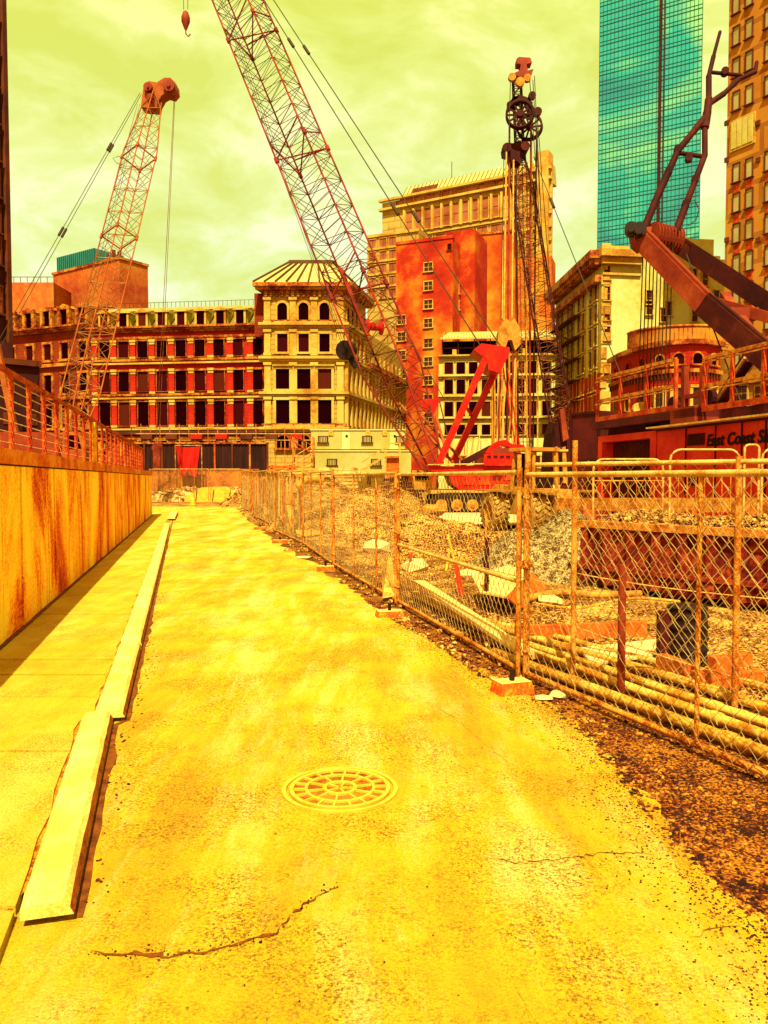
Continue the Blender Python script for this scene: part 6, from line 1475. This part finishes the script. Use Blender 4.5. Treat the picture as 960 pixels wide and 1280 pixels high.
# red tarp
t = thing('red_tarp', 'bright red tarp draped over a frame behind the cross fence', 'tarp', GX(236, 61.5)); mb = MB(); nu, nv = 16, 10; vs = []
pl_, pr_ = [(220, 558), (250, 558), (248, 580), (240, 597), (237, 583), (233, 583), (229, 597), (222, 575)], 0
for th_ in (0, .06):
    for j in range(nv+1):
        for i in range(nu+1):
            u, v = i/nu, j/nv; x = 220+30*u+(.5-u)*8*v; yb = 596-10*math.exp(-((u-.5)/.14)**2); y = 558+(yb-558)*v+1.2*math.sin(u*3.14)*(1-v); p = P(x, y, 61.5); vs.append((p.x, 61.5+.22*math.sin(u*15+v*3)*v+.12*math.sin(u*31)+th_, p.z))
n_ = (nu+1)*(nv+1); fs = [(j*(nu+1)+i, j*(nu+1)+i+1, (j+1)*(nu+1)+i+1, (j+1)*(nu+1)+i) for j in range(nv) for i in range(nu)]
mb.add(vs, fs+[tuple(q_+n_ for q_ in f_)[::-1] for f_ in fs], 0, True); mb.build('cloth', 'tarp', t)
mb = MB(); a, b = P(219, 557, 61.7), P(252, 557, 61.7); mb.tube(a, b, .05, 6)
for p in (a, b): mb.tube((p.x, p.y, 0), p, .05, 6)
mb.build('frame', 'galv', t)
# traffic cone
q = GX(240.5, 50); t = thing('traffic_cone', 'small dusty yellow traffic cone before the cross fence', 'cone', q); mb = MB(); mb.lathe([(.2,.03),(.17,.05),(.05,.78),(.03,.8),(.001,.8)], q, (0,0,1), 16); mb.build('cone_body', 'cone', t)
mb = MB(); mb.box(q.x-.24, q.x+.24, q.y-.24, q.y+.24, 0, .04); mb.build('cone_base', 'cone', t); mb = MB(); mb.lathe([(.128,.35),(.098,.52)], q-V((0,0,0))+V((0,0,0)), (0,0,1), 16); mb.build('cone_band', 'kerb', t)
# covered car-like heap at the street end
q = GX(268, 57.8); t = thing('covered_heap', 'low yellow sheeted heap right of the traffic cone', 'heap', q, local=True); mb = MB(); mb.prism([(-2.0,0),(-2.0,.45),(-1.4,.65),(-.8,1.05),(.7,1.1),(1.3,.7),(2.0,.6),(2.1,0)], ((1,0,0),(0,0,1),(0,1,0)), (0,0,0), -.7, .9); mb.build('sheeting', 'stake_y', t)
mb = MB()
for x in (-1.2,0,1.2): mb.bar((x,-.75,.05), (x+.1,-.78,.9), .06, .04)
mb.build('ties', 'trim_d', t)
# ---- office trailers
def trailer(pa_, pb_, D, zb_, zt_, lb, wins, group):
    fc = Facade('office_trailer', lb, 'trailer', GX(pa_, D), GX(pb_, D), group); n = int(fc.L/.16)*2; pts = [(k*fc.L/n, (0, -.05)[k % 2]) for k in range(n+1)]
    mb = MB(); mb.box(0, fc.L, .02, 2.6, zb_+.1, zt_); fs = []; mb.add([(x, y, z) for x, y in pts for z in (zb_+.12, zt_)], [(2*i, 2*i+2, 2*i+3, 2*i+1) for i in range(n)]); fc.build(mb, 'body', 'trailer')
    mb = MB(); mb.box(-.1, fc.L+.1, -.12, 2.7, zt_, zt_+.12); fc.build(mb, 'roof', 'cream_p')
    mb = MB(); mb.box(-.05, fc.L+.05, -.1, 2.6, zb_, zb_+.1); fc.build(mb, 'floor_frame', 'trim_d')
    for (px, w_, hh, kind) in wins:
        u = fc.uz(px, 550)[0]; zm = (zb_+zt_)/2+.1
        if kind == 'w':
            mb = winmesh(w_, hh, .06, .06, bars=(5, 0)); o = mb.build('window', ['trim_d', 'glassd', 'trailer']); o.parent = fc.t; o.location = (u, -.08, zm)
        elif kind == 's': mb = MB(); mb.box(u-.25, u+.25, -.09, -.05, zm+.35, zm+1.0, 0); mb.box(u-.2, u+.2, -.11, -.09, zm+.45, zm+.9, 1); mb.box(u-.12, u+.12, -.12, -.11, zm+.55, zm+.62, 0); mb.box(u-.12, u+.12, -.12, -.11, zm+.72, zm+.8, 0); fc.build(mb, 'notice', ['trim_o', 'stake_y'])
        else:
            mb = MB(); mb.box(u-.45, u+.45, -.1, -.05, zb_+.12, zt_-.2); mb.box(u-.42, u-.4, -.12, -.1, zb_+.3, zt_-.3, 1); d_ = fc.build(mb, 'door', ['cream_p', 'trim_d'])
            mb = MB(); mb.disc((u+.12, -.12, zm+.35), (0,1,0), .13, .05, 12); fc.build(mb, 'porthole', 'void')
    return fc
Dt = 84; z1 = P(440, 563, Dt).z; z2 = P(440, 538, Dt).z
trailer(389, 506, Dt, z1, z2, 'upper cream office trailer with barred windows, left of the red crane', [(404, .95, .6, 'w'), (459, .95, .6, 'w'), (500, .8, .6, 'w'), (414, 0, 0, 's'), (460, 0, 0, 's'), (481, 0, 0, 's'), (432, 0, 0, 'd'), (492, 0, 0, 'd')], 'stacked office trailers')
trailer(389, 514, Dt-.4, z1-2.6, z1-.12, 'lower cream office trailer underneath the upper one', [(415, .95, .6, 'w'), (470, .95, .6, 'w')], 'stacked office trailers')
for k in range(6):
    q = GX(395+k*22, Dt); mb = MB(); mb.box(q.x-.2, q.x+.2, Dt+.2, Dt+2, 0, z1-2.62)
    tag(mb.build('trailer_support', 'trim_d', org=(q.x, Dt, 0)), 'dark support block under the lower office trailer', 'support', 'supports under the office trailers')
# stair with platform
t = thing('site_stair', 'ochre wooden stair and landing in front of the office trailers', 'stair', GX(475, 60)); D = 60
mb = MB(); mb.bar(P(452, 588, D), P(482, 570, D), .25, .15); mb.bar(P(452, 588, D+1), P(482, 570, D+1), .25, .15)
mb.build('stringers', 'timber', t)
for k in range(8):
    a = P(453+k*3.7, 587.5-k*2.2, D); mb = MB(); mb.box(a.x-.15, a.x+.15, D, D+1, a.z, a.z+.05); mb.build('tread', 'timber_o', t)
mb = MB(); a, b = P(482, 570, D), P(500, 570, D); mb.box(a.x, b.x, D, D+1.2, a.z-.12, a.z); mb.build('landing', 'timber_o', t)
mb = MB()
for x in (a.x, b.x): 
    for y in (D, D+1.2): mb.bar((x, y, 0), (x, y, a.z+1.0), .12, .12)
mb.bar((a.x, D, a.z+.95), (b.x, D, a.z+.95), .1, .1); mb.bar(P(452, 578, D), P(483, 559, D), .09, .09); mb.build('handrail', 'timber', t)
mb = MB(); mb.box(a.x+.05, b.x-.05, D+.3, D+1.1, .3, a.z-.15); mb.build('under_panel', 'timber_o', t)
# zigzag stair scaffold left of trailers
t = thing('stair_tower', 'rusty zigzag scaffold stair tower left of the office trailers', 'scaffold', GX(378, 82)); D = 82
for x in (366, 391):
    for y in (D, D+1.5): a = P(x, 546, D); mb = MB(); mb.tube((a.x, y, 0), (a.x, y, a.z), .07, 6); mb.build('upright_tube', 'galv', t)
for k, (a, b) in enumerate((((367,580),(390,566)), ((390,566),(367,552)), ((368,592),(390,580)))):
    mb = MB()
    for dy in (0, 1.0): mb.bar(P(*a, D+dy), P(*b, D+dy), .15, .12); 
    mb.bar(P(a[0], a[1]-9, D), P(b[0], b[1]-9, D), .07, .07); mb.build('stair_flight', 'galv_l' if k != 1 else 'iron', t)
# stacks of timber and sheet behind the fence
for i, (px, D, w, h0_, lb, mt) in enumerate(((395, 52, 2.2, 2.6, 'stack of weathered boards below the trailers, left of the other stack', 'timber'), (425, 50, 2.4, 2.5, 'second stack of weathered boards below the trailers', 'ply'), (505, 48, 2.2, 1.9, 'dark parked machine frame between stair and red crane', 'rigdark'), (352, 56, 2.0, 2.7, 'tall timber stack behind the long fence near the hoarding', 'timber_o'))):
    q = GX(px, D); t = thing('timber_stack' if mt != 'rigdark' else 'machine_frame', lb, 'stack' if mt != 'rigdark' else 'machine', q, R(8*(i-1)), None, local=True); nl = int(h0_/.22)
    for k in range(nl):
        o_ = random.uniform(-.12, .12); mb = MB(); mb.box(-w/2+o_, w/2+o_, -.6, .6, k*.22, k*.22+.16); mb.box(-w/2+.3, -w/2+.4, -.6, .6, k*.22+.16, k*.22+.22); mb.box(w/2-.4, w/2-.3, -.6, .6, k*.22+.16, k*.22+.22)
        mb.build('board_layer' if mt != 'rigdark' else 'frame_layer', mt if k % 3 else ('kerb' if mt != 'rigdark' else 'rigdark'), t)
# pale sheeted heap
# ---- pieces of broken concrete scattered along the fence foot
for i, (px, py, s, lb) in enumerate(((612,795,.14,'flat concrete lump in front of the bottom rail'), (700,868,.1,'pale stone by the red soil under the near panel'), (588,785,.12,'second flat lump beside the bottom rail'), (380,697,.16,'broken slab piece lying past the orange foot'), (360,688,.13,'small slab piece near the curved pipe'), (680,872,.07,'white chip beside the yellow topped foot'))):
    q = G(px, py, .02); o = stones('concrete_lump', [(0,0,0,s)], 'slab' if i % 2 else 'gravel'); o.location = q; o.scale = (1, 1, .5); o['kind'] = 'thing'; tag(o, lb, 'rubble lump', 'loose lumps along the fence')
# ================================================================ LIGHT, SKY, CAMERA
SUN_AZ, SUN_EL = R(181), R(55)          # clockwise from +Y: behind the camera, a little left
w = bpy.data.worlds.new('World'); scene.world = w; w.use_nodes = True
nt = w.node_tree; N = nt.nodes; L = nt.links; bg = N['Background']
sky = N.new('ShaderNodeTexSky'); sky.sky_type = 'NISHITA'; sky.sun_disc = False; sky.sun_elevation = SUN_EL; sky.sun_rotation = SUN_AZ
sky.dust_density = 4; sky.air_density = 2
tc = N.new('ShaderNodeTexCoord'); gen = tc.outputs['Generated']
def vmath(op, a, b):
    n = N.new('ShaderNodeVectorMath'); n.operation = op
    for i, x in enumerate((a, b)):
        if hasattr(x, 'is_linked'): L.new(x, n.inputs[i])
        else: n.inputs[i].default_value = x
    return n
def ramp(fac, stops):
    rp = N.new('ShaderNodeValToRGB'); el = rp.color_ramp.elements
    while len(el) < len(stops): el.new(0.5)
    for e, (p, c_) in zip(el, stops): e.position = p; e.color = (*c_, 1)
    L.new(fac, rp.inputs[0]); return rp.outputs[0]
def mixc(f, a, b, bt='MIX'):
    n = N.new('ShaderNodeMix'); n.data_type = 'RGBA'; n.blend_type = bt
    for i, x in ((0, f), (6, a), (7, b)):
        if hasattr(x, 'is_linked'): L.new(x, n.inputs[i])
        else: n.inputs[i].default_value = x if i == 0 else (*x, 1)
    return n.outputs[2]
sd = V((math.sin(SUN_AZ), math.cos(SUN_AZ), 0.25)).normalized()
dt = vmath('DOT_PRODUCT', gen, tuple(sd)).outputs['Value']
mr = N.new('ShaderNodeMapRange'); mr.inputs[1].default_value = -1; mr.inputs[2].default_value = 1; L.new(dt, mr.inputs[0])
EXP = 1.35; k = 2**EXP
hz = lambda r, g, b: tuple(x/k*10 for x in srgb(r, g, b)[:3])
base = ramp(mr.outputs[0], [(0.0, hz(232, 248, 190)), (0.2, hz(238, 248, 165)), (0.45, hz(240, 240, 110)), (0.7, (6.0, 3.4, .7)), (1.0, (8.0, 4.0, .8))])
# height: yellower overhead
sep = N.new('ShaderNodeSeparateXYZ'); L.new(gen, sep.inputs[0])
up_ = ramp(sep.outputs[2], [(0.0, (1.0, 1.06, 1.3)), (0.2, (1.04, 1.06, 1.1)), (0.5, (1.08, 1.04, 0.5)), (1.0, (0.95, 0.9, 0.4))])
base = mixc(1.0, base, up_, 'MULTIPLY')
mp = N.new('ShaderNodeMapping'); mp.inputs['Scale'].default_value = (1, 1, 2.2); L.new(gen, mp.inputs['Vector'])
cn = N.new('ShaderNodeTexNoise'); cn.inputs['Scale'].default_value = 6.5; cn.inputs['Detail'].default_value = 9; cn.inputs['Roughness'].default_value = 0.62; cn.inputs['Distortion'].default_value = 0.4
L.new(mp.outputs[0], cn.inputs['Vector'])
cl = ramp(cn.outputs[0], [(0.36, (0.9, 0.88, 0.5)), (0.5, (1.03, 1, .95)), (0.6, (1.22, 1.1, 1.6))])
base = mixc(1.0, base, cl, 'MULTIPLY')
tint = mixc(1.0, sky.outputs[0], (1.0, 0.95, 0.35), 'MULTIPLY')
fin = mixc(0.88, tint, base)
L.new(fin, bg.inputs[0]); bg.inputs[1].default_value = 0.1
sl = bpy.data.lights.new('sun', 'SUN'); sl.energy = 4.6; sl.angle = R(0.5); sl.color = (1.0, 0.92, 0.48)
so = bpy.data.objects.new('sun', sl); C.objects.link(so)
dirv = V((math.sin(SUN_AZ)*math.cos(SUN_EL), math.cos(SUN_AZ)*math.cos(SUN_EL), math.sin(SUN_EL)))
so.rotation_euler = dirv.to_track_quat('Z', 'Y').to_euler(); so.location = dirv*60
cam = bpy.data.cameras.new('camera'); co = bpy.data.objects.new('camera', cam); C.objects.link(co); scene.camera = co
cam.sensor_fit = 'VERTICAL'; cam.sensor_height = 36; cam.lens = 36*F/1280; cam.clip_end = 6000; cam.clip_start = 0.05
co.location = CAM; co.rotation_euler = (R(90)-PT, 0, 0)
vs_ = scene.view_settings; vs_.view_transform = 'Standard'; vs_.look = 'None'; vs_.gamma = 1; vs_.exposure = EXP; vs_.use_curve_mapping = False
scene.cycles.max_bounces = 6; scene.cycles.diffuse_bounces = 3; scene.cycles.use_denoising = True
for o in list(bpy.data.objects):
    if '_o' in o: del o['_o']
